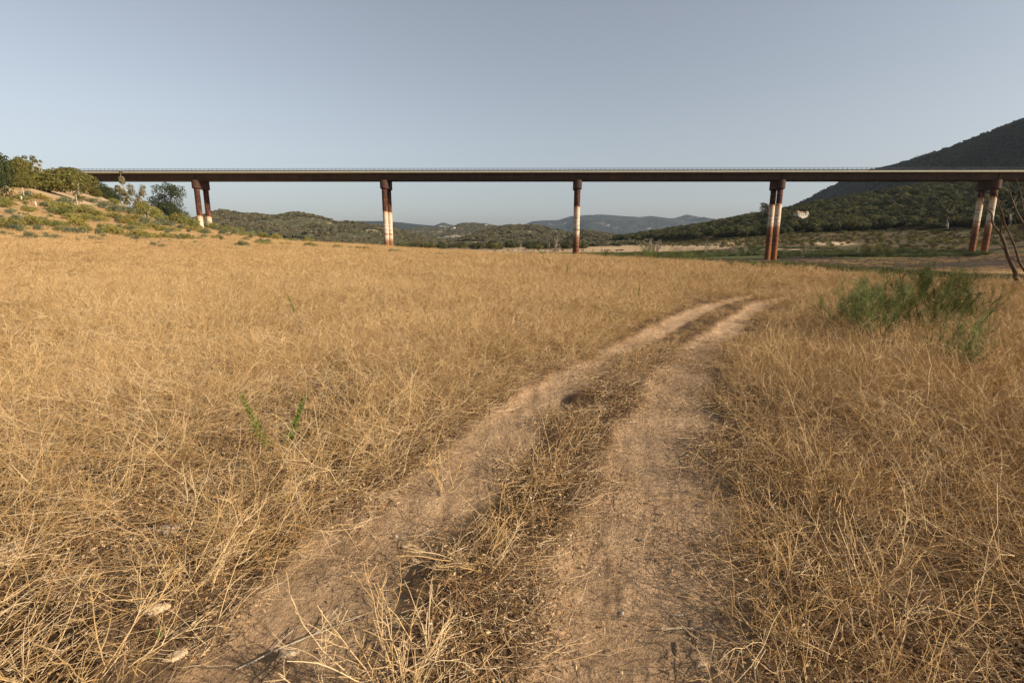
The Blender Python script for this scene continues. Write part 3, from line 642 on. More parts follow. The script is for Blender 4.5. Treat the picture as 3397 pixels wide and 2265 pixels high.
for (px, py, n, H, tl, sd, lab) in [
    (1330, 2330, 16, .52, (5, 50), 1, 'big dead branching stalk plant at the bottom edge between the two wheel ruts'),
    (1080, 2380, 7, .36, (15, 65), 2, 'dead stalk plant spreading over the left wheel rut at the bottom edge'),
    (1600, 1880, 9, .42, (25, 80), 3, 'dead wiry plant arching over the strip between the ruts, a little farther away'),
    (2620, 2150, 8, .55, (20, 70), 4, 'dead stalk plant with pale bent stems just right of the right rut'),
    (2700, 1720, 9, .60, (20, 65), 5, 'dead stalk plant leaning out over the shaded side of the right rut'),
    (2950, 2250, 9, .60, (15, 65), 6, 'dead stalk plant with thick pale stems in the lower right corner'),
    (330, 2250, 9, .55, (25, 75), 7, 'dead stalk plant with long yellow arching stems in the lower left corner'),
    (620, 1980, 8, .50, (25, 75), 8, 'dead stalk plant in the left foreground beside the tan stone'),
    (1480, 1640, 7, .42, (10, 60), 9, 'upright dead stalk plant on the strip between the ruts near the foot prints')]:
    g = gpt(px, py); d = stalk_plant(np.random.RandomState(sd * 13), n, H, .0026, tl)
    o = bpy.data.objects.new('dead_stalk_plant', d); COL.objects.link(o); o.location = (g[0], g[1], hz1(*g)); tag(o, lab, 'dead plant', 'dead stalk plants in the foreground')

# --- stones, bark pieces, sticks in the tracks
def rock(name, mat, loc, size, seed, rz=0, flat=.5, tilt=0):
    rng = np.random.RandomState(seed); bm = bmesh.new(); bmesh.ops.create_icosphere(bm, subdivisions=3, radius=1)
    V = np.array([v.co[:] for v in bm.verts]); off = fbm(V[:, 0] * 1.3 + seed, V[:, 1] * 1.3 + V[:, 2] * 1.1 + seed, 4); pl = [rng.normal(0, 1, 3) for _ in range(7)]
    for v, o_ in zip(bm.verts, off):
        c = np.array(v.co[:]) * (1 + .3 * o_)
        for p in pl:
            q = p / np.linalg.norm(p); dd = c.dot(q) - .72
            if dd > 0: c = c - q * dd * .85
        v.co = (c[0] * size[0], c[1] * size[1], c[2] * size[2])
    me = bpy.data.meshes.new(name); bm.to_mesh(me); bm.free(); me.materials.append(M[mat]); o = bpy.data.objects.new(name, me); COL.objects.link(o)
    o.location = loc; o.rotation_euler = (tilt, 0, rz); return o
for i, (px, py, s, mat, lab, rz, til) in enumerate([
    (562, 1772, (.075, .035, .022), 'stone_white', 'pale white flaky stone lying among dry stalks at the left', .5, .2),
    (28, 1848, (.07, .06, .05), 'stone_tan', 'round tan stone at the left edge of the picture', .2, 0),
    (522, 2043, (.055, .028, .024), 'stone_tan', 'wedge shaped tan stone leaning in the stalks near the left rut', .7, .5),
    (585, 2185, (.05, .025, .012), 'stone_tan', 'flat tan stone at the edge of the left rut near the bottom', .8, .1),
    (965, 2175, (.045, .028, .014), 'stone_tan', 'flat grey tan stone sunk in the left rut near the bottom edge', .1, 0),
    (1313, 1768, (.013, .011, .009), 'stone_white', 'small pale pebble in the middle of the left rut', 0, 0),
    (1350, 1798, (.028, .017, .009), 'stone_tan', 'low tan stone in the left rut beside the small pale pebble', .3, 0),
    (1383, 1652, (.012, .008, .006), 'stone_white', 'small white pebble at the upper left side of the left rut', 0, 0),
    (2064, 2005, (.012, .01, .009), 'stone_white', 'light pebble on the sunny side of the right rut', 0, 0),
    (2130, 1770, (.012, .01, .007), 'stone_white', 'grey pebble in the right rut farther up the track', 1, 0),
    (2062, 2198, (.011, .01, .01), 'stone_tan', 'angular brown pebble in the right rut near the bottom edge', 0, 0),
    (2330, 2170, (.03, .02, .012), 'stone_tan', 'dull brown stone in the shade of the right rut', .6, 0),
    (2200, 1683, (.02, .009, .006), 'stone_tan', 'narrow pale stone in the right rut by the shaded half', -.5, 0),
    (2253, 2010, (.024, .006, .005), 'stone_white', 'thin pale splinter of stone beside the bark pieces', .1, 0)]):
    g = gpt(px, py); z = hz1(*g); o = rock('stone', mat, (g[0], g[1], z - .055 * (1 if px > 1000 else 0) + s[2] * .35 + .006), s, 20 + i, rz, tilt=til); tag(o, lab, 'stone', 'stones lying on the ground')
def bark_piece(px, py, L, wd_, rz, lab, sd):
    L *= 1.25; wd_ *= 1.2
    rng = np.random.RandomState(sd); n, k = 12, 6; V = []; u = np.linspace(-.5, .5, n)
    for ui in u:
        ww = wd_ * (.55 + .45 * math.cos(ui * 2.6)) * (1 + .15 * rng.randn())
        for j in range(k):
            t = j / (k - 1) * 2 - 1; V.append((ui * L, ww * t * .5, (.007 * (1 - t * t) + .0012 * rng.randn())))
    V = np.array(V); V2 = V.copy(); V2[:, 2] -= .005; nn = len(V); Fq = []
    for i in range(n - 1):
        for j in range(k - 1):
            a = i * k + j; Fq.append((a, a + k, a + k + 1, a + 1)); Fq.append((nn + a, nn + a + 1, nn + a + k + 1, nn + a + k))
    for i in range(n - 1):
        for j in (0, k - 1): a = i * k + j; q = (a, a + k, nn + a + k, nn + a); Fq.append(q if j else q[::-1])
    for j in range(k - 1):
        for i in (0, n - 1): a = i * k + j; q = (a, a + 1, nn + a + 1, nn + a); Fq.append(q if i == 0 else q[::-1])
    o = link(mesh_np('bark_piece', np.vstack([V, V2]), Fq, M['bark_tan'])); g = gpt(px, py)
    o.location = (g[0], g[1], hz1(*g) - .055 + .008); o.rotation_euler = (0, 0, rz); tag(o, lab, 'bark', 'pieces of bark in the right rut')
bark_piece(2294, 2052, .085, .026, 1.1, 'largest piece of brown bark lying in the right rut', 2)
bark_piece(2312, 2078, .07, .022, 1.05, 'piece of dark bark right below the largest piece', 3)
bark_piece(2246, 2120, .065, .022, 1.3, 'piece of bark to the left of and nearer than the largest piece', 4)
bark_piece(2218, 2140, .05, .024, 1.2, 'leftmost and palest piece of bark in the right rut', 6)
for (px, py, L, az, lab, sd) in [(780, 2200, .55, .62, 'long dry stick lying slantwise across the left rut near the bottom', 1), (2190, 2065, .28, .15, 'broken straw bundle stick left of the bark pieces', 2), (1980, 1215, .32, -.5, 'short dark stick at the edge of the left rut farther up the track', 3), (860, 2240, .30, 1.0, 'dark curved twig in the left rut at the bottom edge', 4)]:
    g = gpt(px, py); tb = Tubes(); rng = np.random.RandomState(sd + 50)
    P = curve_path(rng, [0, 0, .012], [math.cos(az), math.sin(az), 0], L, 9, .1, 0); P[:, 2] = .008 + rng.rand(10) * .006; tb.tube(P, .0035 * np.linspace(1, .5, 10), 5, .6)
    for b in range(3): k = rng.randint(2, 8); Q = curve_path(rng, P[k], perp_dir(rng, P[k] - P[k - 1], .6), L * .3, 4, .1, 0); Q[:, 2] = np.abs(Q[:, 2]) * .5 + .006; tb.tube(Q, .002, 4, .6)
    o = link(tb.build('stick', M['bark_brown' if sd in (3, 4) else 'bark_pale'])); o.location = (g[0], g[1], hz1(*g) - .04); tag(o, lab, 'stick', 'sticks lying in the ruts')

# --- stump and dead tree at the right
g = gpt(3185, 1003); z = hz1(*g)
tb = Tubes(); rng = np.random.RandomState(5)
for i in range(9):
    P = curve_path(rng, [rng.uniform(-.3, .3), rng.uniform(-.12, .12), .12 + rng.rand() * .2], [rng.uniform(-1, 1), rng.uniform(-.3, .3), rng.uniform(-.3, .25)], rng.uniform(.35, .7), 6, .15, .05); tb.tube(P, rng.uniform(.03, .07) * np.linspace(.5, 1, 7)[::rng.choice([-1, 1])], 7, .5)
o = link(tb.build('driftwood_stump', M['bark_brown'], True)); o.location = (g[0], g[1], z); tag(o, 'dark weathered driftwood stump lying in the grass behind the right hand bushes', 'stump')
def traced(paths, Y0, mat, k=7):
    tb = Tubes(); rng = np.random.RandomState(3)
    for (pts, r0, r1, dy0, dy1) in paths:
        P = np.array([at(x, y, Y0 + dy0 + (dy1 - dy0) * i / (len(pts) - 1))[:] for i, (x, y) in enumerate(pts)])
        t = np.linspace(0, len(P) - 1, len(P) * 3); P = np.stack([np.interp(t, np.arange(len(P)), P[:, i]) for i in range(3)], 1)
        P[1:-1] = (P[:-2] + P[1:-1] * 2 + P[2:]) / 4
        tb.tube(P, np.linspace(r0, r1, len(P)), k, .5)
    return tb
DTY = 17.5
base = at(3392, 950, DTY); base.z = hz1(base.x, base.y)
tb = traced([([(3410, 975), (3392, 955), (3374, 935), (3370, 905), (3352, 870), (3338, 835), (3333, 810), (3318, 775)], .085, .045, 0, .3),
             ([(3318, 775), (3300, 757), (3290, 735), (3293, 710), (3270, 690), (3258, 665), (3254, 640)], .04, .008, .3, 1.0),
             ([(3318, 775), (3322, 750), (3328, 720), (3318, 690), (3308, 655), (3302, 630)], .03, .006, .3, -.5),
             ([(3338, 835), (3318, 812), (3300, 790), (3290, 760)], .022, .006, .3, .8),
             ([(3400, 900), (3380, 870), (3368, 820), (3345, 770), (3330, 735), (3325, 700)], .04, .012, -.4, -.8),
             ([(3425, 930), (3397, 890), (3375, 865), (3350, 852), (3335, 836)], .03, .012, 0, .2),
             ([(3460, 960), (3440, 850), (3405, 760), (3370, 700), (3350, 640), (3340, 600)], .06, .01, .4, 1.2),
             ([(3405, 760), (3395, 700), (3385, 630), (3370, 590)], .03, .006, .8, 1.4),
             ([(3420, 800), (3390, 790), (3372, 745), (3360, 720)], .02, .005, .6, 1.2),
             ([(3300, 700), (3280, 690), (3262, 650)], .01, .004, .6, .9)], DTY, 'bark')
dt = empty('dead_tree', base); tag(dt, 'bare leafless dead tree leaning in at the right edge of the picture', 'dead tree')
o = link(tb.build('branches', M['bark_brown'], True)); o.parent = dt; o.matrix_parent_inverse = Matrix.Translation(-base)
tb = Tubes(); rng = np.random.RandomState(8)
for i in range(10):
    a = rng.rand() * 6.28; P = curve_path(rng, [.25, 0, .14], [math.cos(a), math.sin(a), rng.uniform(-.3, .3)], rng.uniform(.3, .7), 5, .2, .08); tb.tube(P, .07 * np.linspace(1, .3, 6), 6, .3)
o = link(tb.build('roots', M['bark_brown'], True)); o.parent = dt

# ------------------------------------------------------------ bridge
def rust_mat(name, lo, hi, scale, streak=True, rough=.8):
    m, t, out = newmat(name); tc = N(t, 'ShaderNodeTexCoord'); mp = N(t, 'ShaderNodeMapping'); mp.inputs['Scale'].default_value = (1, 1, .15) if streak else (1, 1, 1)
    t.links.new(tc.outputs['Object'], mp.inputs[0]); f = noise(t, mp.outputs[0], scale, 6, .65); f2 = noise(t, tc.outputs['Object'], .12, 3)
    c = ramp(t, f, [(.3, lo), (.7, hi)]); c = mixc(t, 1.0, c, ramp(t, f2, [(.35, (.75, .75, .78)), (.65, (1.2, 1.1, 1.0))]), 'MULTIPLY')
    principled(t, out, c, rough, .3, f, .2, .01); return m
M['girder'] = rust_mat('weathering_steel_girder', (.030, .020, .016), (.064, .041, .031), .8)
M['cap'] = rust_mat('weathering_steel_cap', (.042, .019, .013), (.078, .036, .024), 2.5)
bark('concrete', (.26, .24, .18), (.42, .39, .30), 2.0); bark('galvanised', (.05, .055, .06), (.11, .12, .125), 1.0)
def column_mat(wl):
    """rust above the old water line, pale dried film below it, orange rust at the foot"""
    m, t, out = newmat('pier_column_stained'); tc = N(t, 'ShaderNodeTexCoord'); sp = N(t, 'ShaderNodeSeparateXYZ'); t.links.new(tc.outputs['Object'], sp.inputs[0])
    mp = N(t, 'ShaderNodeMapping'); mp.inputs['Scale'].default_value = (.7, .7, .25); t.links.new(tc.outputs['Object'], mp.inputs[0])
    wob = noise(t, mp.outputs[0], 2.2, 4, .6)
    zz = N(t, 'ShaderNodeMath', operation='MULTIPLY_ADD'); t.links.new(wob, zz.inputs[0]); zz.inputs[1].default_value = 1.6; t.links.new(sp.outputs[2], zz.inputs[2])   # z + wobble
    nz = N(t, 'ShaderNodeMapRange'); nz.inputs[1].default_value = -wl - 12; nz.inputs[2].default_value = 8; t.links.new(zz.outputs[0], nz.inputs[0])
    tot = wl + 20.; P0 = lambda z: (z + .8 + wl + 12) / tot
    base = ramp(t, nz.outputs[0], [(P0(-wl - 8), (.19, .066, .022)), (P0(-wl - 3), (.11, .04, .02)), (P0(-wl), (.24, .12, .06)), (P0(-wl + 1.6), (.56, .44, .30)), (P0(-wl * .6), (.56, .48, .37)), (P0(-1.6), (.54, .42, .29)), (P0(-.1), (.52, .32, .19)), (P0(.12), (.055, .022, .014)), (P0(7), (.04, .018, .013))])
    mb = N(t, 'ShaderNodeMapping'); mb.inputs['Scale'].default_value = (.15, .15, .85); t.links.new(tc.outputs['Object'], mb.inputs[0]); bands = noise(t, mb.outputs[0], 1.3, 6, .75)
    mg = N(t, 'ShaderNodeMapping'); mg.inputs['Scale'].default_value = (1.4, 1.4, .3); t.links.new(tc.outputs['Object'], mg.inputs[0]); blot = noise(t, mg.outputs[0], 1.2, 6, .7)
    c = mixc(t, ramp(t, bands, [(.54, (0, 0, 0)), (.60, (.85, .85, .85))]), base, (.24, .10, .05))
    c = mixc(t, ramp(t, blot, [(.55, (0, 0, 0)), (.62, (.7, .7, .7))]), c, (.20, .075, .035))
    principled(t, out, c, .85, .2, blot, .15, .01); return m
# bridge axis from traced points of the near deck edge
A0 = at(643, 573.5, 188.0); A1 = at(3304, 570.5, 173.5)
ax = Vector((A1.x - A0.x, A1.y - A0.y, 0)); LEN = ax.length; ax.normalize(); nrm = Vector((-ax.y, ax.x, 0)); grade = (A1.z - A0.z) / LEN
def BP(s, n, h):   # along, across (away from the camera), height above the underside of the deck edge
    p = A0 + ax * s + nrm * n; return (p.x, p.y, A0.z + grade * s + h)
S0, S1 = -52.0, LEN + 95.0
def profile(name, prof, mat, parent, closed=True, seg=None):
    ss = np.arange(S0, S1 + .1, 6.0) if seg is None else np.array(seg); k = len(prof); V = [BP(s, n, h) for s in ss for (n, h) in prof]; Fq = []
    for i in range(len(ss) - 1):
        for j in range(k if closed else k - 1): a = i * k + j; b = i * k + (j + 1) % k; Fq.append((a, b, b + k, a + k))
    o = link(mesh_np(name, V, Fq, mat)); o.parent = parent
    bm = bmesh.new(); bm.from_mesh(o.data)
    bm.verts.ensure_lookup_table()
    if closed:
        bm.faces.new([bm.verts[j] for j in range(k)]); bm.faces.new([bm.verts[(len(ss) - 1) * k + j] for j in range(k)])
    bmesh.ops.recalc_face_normals(bm, faces=bm.faces); bm.to_mesh(o.data); bm.free(); return o
bridge = empty('bridge', (0, 0, 0)); tag(bridge, 'long rust brown steel road bridge on pairs of round columns crossing the dry valley', 'bridge')
profile('deck', [(0, .0), (0, .34), (.02, .50), (.45, .50), (.47, .36), (9.2, .36), (9.22, .50), (9.65, .50), (9.67, .34), (9.67, 0), (7.9, -.16), (1.6, -.16)], M['concrete'], bridge)
GH = -(A0.z - (EYE + slope_of(597.5) * (188 + 1.9)))
profile('girder', [(1.25, -.17), (1.25, -.22), (1.6, -.22), (1.93, GH + .07), (1.62, GH + .06), (1.62, GH), (7.95, GH), (7.95, GH + .06), (7.62, GH + .07), (8.05, -.22), (8.4, -.22), (8.4, -.17)], M['girder'], bridge)
# railings
def railing(n0, lab):
    tb = Tubes()
    for h, r in ((1.42, .045), (1.16, .026), (.92, .026)):
        ss = np.arange(S0, S1, 12.0); tb.tube(np.array([BP(s, n0, h) for s in ss]), r, 6)
    o = link(tb.build('railing', M['galvanised'])); o.parent = bridge
    if lab: o['label'] = lab
    return o
rail1 = railing(.22, None); rail2 = railing(9.45, None)
bar = []
def wbeam(n0):
    prof = [(n0, .62), (n0 + .05, .68), (n0, .74), (n0 + .05, .80), (n0, .88), (n0 + .07, .88), (n0 + .07, .62)]
    o = profile('guard_rail', prof, M['galvanised'], bridge); return o
wbeam(.75); wbeam(8.8)
pm = bmesh.new()
for z0, z1, a_, b_ in ((.0, .95, .045, .03),):
    bmesh.ops.create_cube(pm, size=1, matrix=Matrix.Translation((0, 0, .48)) @ Matrix.Diagonal((.11, .10, .96, 1)))
bmesh.ops.create_cube(pm, size=1, matrix=Matrix.Translation((0, 0, .012)) @ Matrix.Diagonal((.18, .2, .024, 1)))
post_me = bpy.data.meshes.new('post'); pm.to_mesh(post_me); pm.free(); post_me.materials.append(M['galvanised'])
PS = np.arange(S0 + 1, S1 - 1, 1.52)
vis = [s for s in PS]
mid = sorted(vis, key=lambda s: abs(Vector(BP(s, 0, 0)).y * 0 + s - LEN * .80))[:100]
midset = set(mid)
for s in mid:
    o = bpy.data.objects.new('post', post_me); COL.objects.link(o); o.parent = rail1; o.location = BP(s, .22, .50); o.rotation_euler = (0, 0, math.atan2(ax.y, ax.x))
def many_posts(name, sl, n0, parent, h0=.50, hh=.92, wdt=.055):
    V = []; Fq = []
    for s in sl:
        b = len(V)
        for (da, dn) in ((-wdt, -.045), (wdt, -.045), (wdt, .045), (-wdt, .045)):
            V.append(BP(s + da, n0 + dn, h0)); V.append(BP(s + da, n0 + dn, h0 + hh))
        for q in ((0, 2, 3, 1), (2, 4, 5, 3), (4, 6, 7, 5), (6, 0, 1, 7), (1, 3, 5, 7)): Fq.append([b + i for i in q])
    o = link(mesh_np(name, V, Fq, M['galvanised'])); o.parent = parent; tag(o, kind='stuff'); return o
many_posts('posts', [s for s in vis if s not in midset], .22, rail1); many_posts('posts', vis, 9.45, rail2)
many_posts('guard_posts', [s for s in np.arange(S0 + 1, S1, 4.0)], .88, bridge, .37, .42, .06)
# piers
def pier(px, s_white, s_rust, foot_py, sep=5.3):
    # along-axis position of the near column
    Yg = 188 - (px - 643) / 2661 * 14.5
    best = min(np.arange(-20, LEN + 20, .05), key=lambda s: abs(project(BP(s, CN0, GH - 6))[0] - px))
    w = GH; ch = 2.9; R = 1.38; k = 20
    V = []; Fq = []; N0, N1 = CN0, CN0 + sep
    ring = [(R * math.sin(a), N0 - R * math.cos(a)) for a in np.linspace(-math.pi / 2, math.pi / 2, k)] + [(-R * math.sin(a), N1 + R * math.cos(a)) for a in np.linspace(-math.pi / 2, math.pi / 2, k)]
    n = len(ring)
    for h, f in ((w - .02, 1), (w - ch + .12, 1), (w - ch, .96)):
        for (da, dn) in ring:
            cn = (N0 + N1) / 2; V.append(BP(best + da * f, cn + (dn - cn) * (f if f == 1 else .985), h))
    for L_ in range(2):
        for j in range(n): a = L_ * n + j; b = L_ * n + (j + 1) % n; Fq.append((a, b, b + n, a + n))
    o = link(mesh_np('pier', V, Fq, M['cap'])); bm = bmesh.new(); bm.from_mesh(o.data); bm.verts.ensure_lookup_table()
    bm.faces.new([bm.verts[j] for j in range(n)][::-1]); bm.faces.new([bm.verts[2 * n + j] for j in range(n)]); bmesh.ops.recalc_face_normals(bm, faces=bm.faces)
    # collar rings and web stiffener
    bm.to_mesh(o.data); bm.free(); o.parent = bridge
    st = link(mesh_np('stiffener', [BP(best + a_, n_, h_) for a_ in (-.12, .12) for (n_, h_) in ((1.3, -.25), (1.62, -.25), (1.97, GH + .06), (1.68, GH + .06))], [(0, 1, 2, 3), (7, 6, 5, 4), (0, 3, 7, 4), (0, 4, 5, 1), (3, 2, 6, 7)], M['girder'])); st.parent = o
    cm = column_mat(s_rust)
    for ni in (N0 + .12, N1 - .12):
        top = Vector(BP(best, ni, w - ch + .03)); Yc = top.y; zw = EYE + slope_of(s_white) * (188 - (px - 643) / 2661 * 14.5 + CN0)
        gz = hz1(top.x, top.y) - 1.0
        tb = Tubes(); zs = np.linspace(gz, top.z, 14); P = np.array([[0, 0, z_ - zw] for z_ in zs]); tb.tube(P, .93, 28); tb.tube(np.array([[0, 0, top.z - zw - .25], [0, 0, top.z - zw]]), .985, 28)
        c = link(tb.build('column', cm, True)); c.parent = o; c.location = (top.x, top.y, zw)
def project(p):
    v = Vector(p) - Vector((0, 0, EYE)); zc = v.y * CP - v.z * SP; yc = v.y * SP + v.z * CP
    return (1698.5 + F * v.x / zc, 1132.5 - F * yc / zc)
CN0 = 2.3
for (px, wpy, wl, fpy) in [(655, 716, 10, 735), (1276, 702, 10.4, 820), (1916, 686, 10.5, 853), (2586, 677, 8.0, 863), (3296, 655, 9.5, 845)]:
    pier(px, wpy, wl, fpy)
# abutment
ab = profile('abutment', [(1.2, -.30), (10.4, -.30), (10.4, -9), (1.2, -9)], M['concrete'], bridge, True, [S0 - 6, S0 + 2])

# ------------------------------------------------------------ left hillside plants
leafy = {}
def bush_set(key, mat, n, nleaf, leaf, nl=9, wh=(1.0, .75)):
    r = np.random.RandomState(abs(hash(key)) % 1000 if False else sum(map(ord, key))); out = []
    for i in range(n):
        L = lobes_bush(r, wh[0], wh[1], nl); out.append((crown_mesh(r, mat, L, nleaf, leaf), limb_mesh(r, wh[1], .035, L[:5])))
    leafy[key] = out
bush_set('mastic', 'olive', 3, 9000, .020, 16, (1.0, .62))
bush_set('broom', 'broom', 4, 1300, .028, 8, (1.0, .7))
bush_set('blue', 'bluegreen', 3, 1100, .030, 8, (1.0, .62))
bush_set('oak', 'oak', 3, 6000, .022, 12, (1.0, 1.0))
bush_set('hill', 'hilltree', 5, 1500, .040, 10, (1.0, .85))
bush_set('slope', 'slope', 4, 900, .034, 8, (1.0, .7))
bush_set('scrub', 'scrub', 4, 130, .11, 6, (1.0, .75))
def bush(key, px0, px1, pyt, pyb, Y, lab, name='bush', cat='bush', group=None, i=None, deep=1.0):
    """fill the traced extent: width px0..px1, top pyt, foot pyb at depth Y"""
    pxc = (px0 + px1) / 2; h_ = hit(pxc, pyb)
    if h_ is not None and h_.y < 200 and Y < 160 and key != 'oak': p = h_ - Vector((0, 0, .1)); Y = p.y
    else: p = ground_at(pxc, Y, .1)
    W = (px1 - px0) / F * Y * 1.05; top = at(pxc, pyt, Y).z; H = max(.5, top - p.z); p = p - Vector((0, 0, .14 * H)); H *= 1.14; hh = {'mastic': .62, 'broom': .7, 'blue': .62, 'oak': 1.0, 'hill': .85, 'scrub': .75}[key]
    v = leafy[key]; d = v[RNG.randint(len(v)) if i is None else i % len(v)]
    return place(name, [('crown', d[0]), ('trunk', d[1])], p, RNG.uniform(-.35, .35), (W, W * deep * (.55 if key in ('broom', 'blue', 'mastic') else 1), H / hh), lab, cat, group)
bush('oak', -60, 42, 492, 590, 92, 'dark green bushy tree cut by the left edge on top of the slope', 'tree', 'tree')
bush('mastic', 30, 110, 515, 555, 118, 'rounded olive bush on the skyline right of the dark tree at the left edge', group='olive green mastic bushes on the upper slope')
bush('mastic', 86, 240, 546, 640, 112, 'large lumpy olive green bush, the biggest one on the upper left slope', group='olive green mastic bushes on the upper slope')
bush('mastic', 172, 262, 543, 612, 128, 'domed olive bush on the skyline behind the biggest bush', group='olive green mastic bushes on the upper slope')
bush('mastic', 225, 322, 568, 640, 136, 'olive bush that hides the left end of the bridge railing', group='olive green mastic bushes on the upper slope')
bush('mastic', 32, 102, 568, 628, 100, 'grey olive bush below the skyline left of the biggest bush', group='olive green mastic bushes on the upper slope')
bush('mastic', 300, 338, 620, 655, 140, 'small yellow olive bush at the foot of the bush beside the bridge end', group='olive green mastic bushes on the upper slope')
bush('oak', 318, 372, 602, 672, 172, 'dark tree in the shade right under the left end of the bridge', 'tree', 'tree')
bush('oak', 352, 400, 636, 680, 166, 'low dark tree beside the one under the bridge end', 'tree', 'tree')

bush('oak', 560, 600, 665, 745, 152, 'smaller dark tree in front of the large round tree near the first pier', 'tree', 'tree')
def open_tree(px, pyt, pyb, Y, wpx, lab, mat='eucalyptus', barkm='bark_pale', nleaf=2600, seed=1, narrow=False, bare=.3, cat='tree', name='tree', leaf=None):
    r = np.random.RandomState(seed); p = ground_at(px, Y, .1); H = at(px, pyt, Y).z - p.z; W = wpx / F * Y; L = []
    for i in range(22):
        f = r.uniform(bare, 1.0) if i else .97; rr = W * .5 * (math.sin(min(1, (f - bare) / (1 - bare) * 1.15 + .18) * math.pi) ** .7 if narrow else 1) * r.uniform(.1, .8); a = r.rand() * 6.283
        s = W * r.uniform(.10, .20); L.append(((rr * math.cos(a), rr * math.sin(a), H * f - s), (s, s, s * 1.1)))
    cm_ = crown_mesh(r, mat, L, nleaf, leaf or H * .02, inner=.5); tm = limb_mesh(r, H, H * .016, L, barkm, .15)
    return place(name, [('crown', cm_), ('trunk', tm)], p, 0, 1, lab, cat)
open_tree(567, 600, 745, 158, 135, 'large dark tree standing just left of the first bridge pier', mat='oak', barkm='bark_brown', seed=21, bare=.10, nleaf=8000, leaf=.17)
open_tree(418, 563, 690, 140, 48, 'tall narrow loose leaved tree rising in front of the bridge girder', seed=1, narrow=True, bare=.2)
open_tree(470, 610, 690, 142, 64, 'loose airy tree to the right of the tall narrow tree', seed=2, bare=.25)
open_tree(265, 590, 664, 118, 44, 'thin half bare tree with a pale pole like trunk in front of the olive bushes', mat='olive', seed=3, bare=.1, nleaf=1800, leaf=.09)
open_tree(118, 513, 555, 120, 40, 'small spreading open tree on the left skyline', mat='olive', seed=4, bare=.5, nleaf=1200, leaf=.12)
open_tree(138, 527, 560, 121, 26, 'little open tree to the right of the small spreading one on the skyline', mat='olive', seed=5, bare=.4, nleaf=700, leaf=.11)
GB, GY, GG = 'blue grey shrubs on the dry left slope', 'yellow green broom shrubs on the dry left slope', 'green shrubs along the foot of the left slope'
LB, LYl = 'soft blue grey shrub on the dry slope below the olive bushes', 'yellow green broom shrub on the dry slope between the track field and the bridge'
for k_, lst, lab, gp in (('broom', [(0,40,635,690,98),(165,240,655,700,96),(110,165,637,665,102),(55,100,640,665,98),(165,235,680,715,90),(230,300,670,712,94),(290,350,690,722,96),(350,420,700,728,98),(420,470,705,730,100),(220,300,700,735,86),(455,520,655,685,128),(500,540,680,715,122),(520,570,705,735,112),(570,625,695,725,120),(600,665,710,740,118),(395,440,715,745,94),(430,480,730,755,90),(480,540,735,765,92),(540,600,745,770,94),(600,670,745,765,98),(690,735,728,755,118),(730,790,742,760,116),(300,345,715,735,90),(0,30,660,690,88),(80,110,675,705,88),(665,700,757,775,98),(795,850,765,785,110),(850,900,768,785,112),(1010,1045,782,797,98),(950,990,784,800,100),(360,400,655,680,132),(470,510,745,765,84),(900,935,772,790,108),(1100,1130,795,806,96)], LYl, GY),
                          ('blue', [(195,235,645,690,104),(325,360,660,695,116),(355,405,675,705,112),(405,450,680,712,110),(75,105,628,660,102),(280,320,655,672,112),(445,480,690,715,108),(130,160,665,690,94),(500,530,705,720,106),(540,570,735,752,100),(805,835,762,782,104)], LB, GB),
                          ('broom', [(0,75,710,765,74),(75,145,705,750,76),(145,230,720,755,76),(225,290,715,755,78),(330,370,735,765,78),(340,420,742,785,72),(420,500,755,792,72),(480,560,765,795,74),(560,640,770,797,76),(640,672,782,797,74),(700,740,780,797,82),(860,910,793,815,78),(930,960,800,815,80),(1010,1060,800,822,80),(1100,1140,808,826,78),(1180,1225,812,832,76)], 'bright green shrub in the band along the foot of the left slope', GG),
                          ('blue', [(30,75,735,768,72),(215,275,750,780,70),(145,190,775,795,66),(80,115,765,795,64),(30,45,770,785,66),(115,135,745,768,72),(500,520,800,818,62),(520,545,805,825,62),(780,820,795,822,70),(300,335,790,800,64),(1290,1325,825,840,66),(1445,1475,838,852,62),(1150,1170,815,828,72)], 'low dull green tuft shrub in the golden grass at the foot of the left slope', 'low dull green tufts in the grass')):
    for (a0, a1, t0, b0, Yy) in lst:
        bush(k_, a0 - 4, a1 + 4, t0, b0, Yy, lab, 'shrub', 'shrub', gp)
r_ = np.random.RandomState(77)
for i in range(230):
    px = 0 + 900 * r_.rand() ** 1.25; top = np.interp(px, [0, 300, 650, 900], [640, 690, 748, 785]); bot = np.interp(px, [0, 300, 650, 900], [795, 805, 815, 820]); py = r_.uniform(top, bot)
    wv = r_.uniform(10, 42) * (.6 + .4 * (py > 730)); hv = wv * r_.uniform(.5, .9); kk = 'broom' if r_.rand() < .62 else 'blue'
    if py > 772: kk = 'blue'; wv *= .6; hv *= .8
    bush(kk, px - wv / 2, px + wv / 2, py - hv, py, 120, 'small yellow green shrub scattered over the dry left slope' if kk == 'broom' else 'small grey green shrub scattered over the dry left slope', 'shrub', 'shrub', 'small yellow green shrubs on the left slope' if kk == 'broom' else 'small grey green shrubs on the left slope')
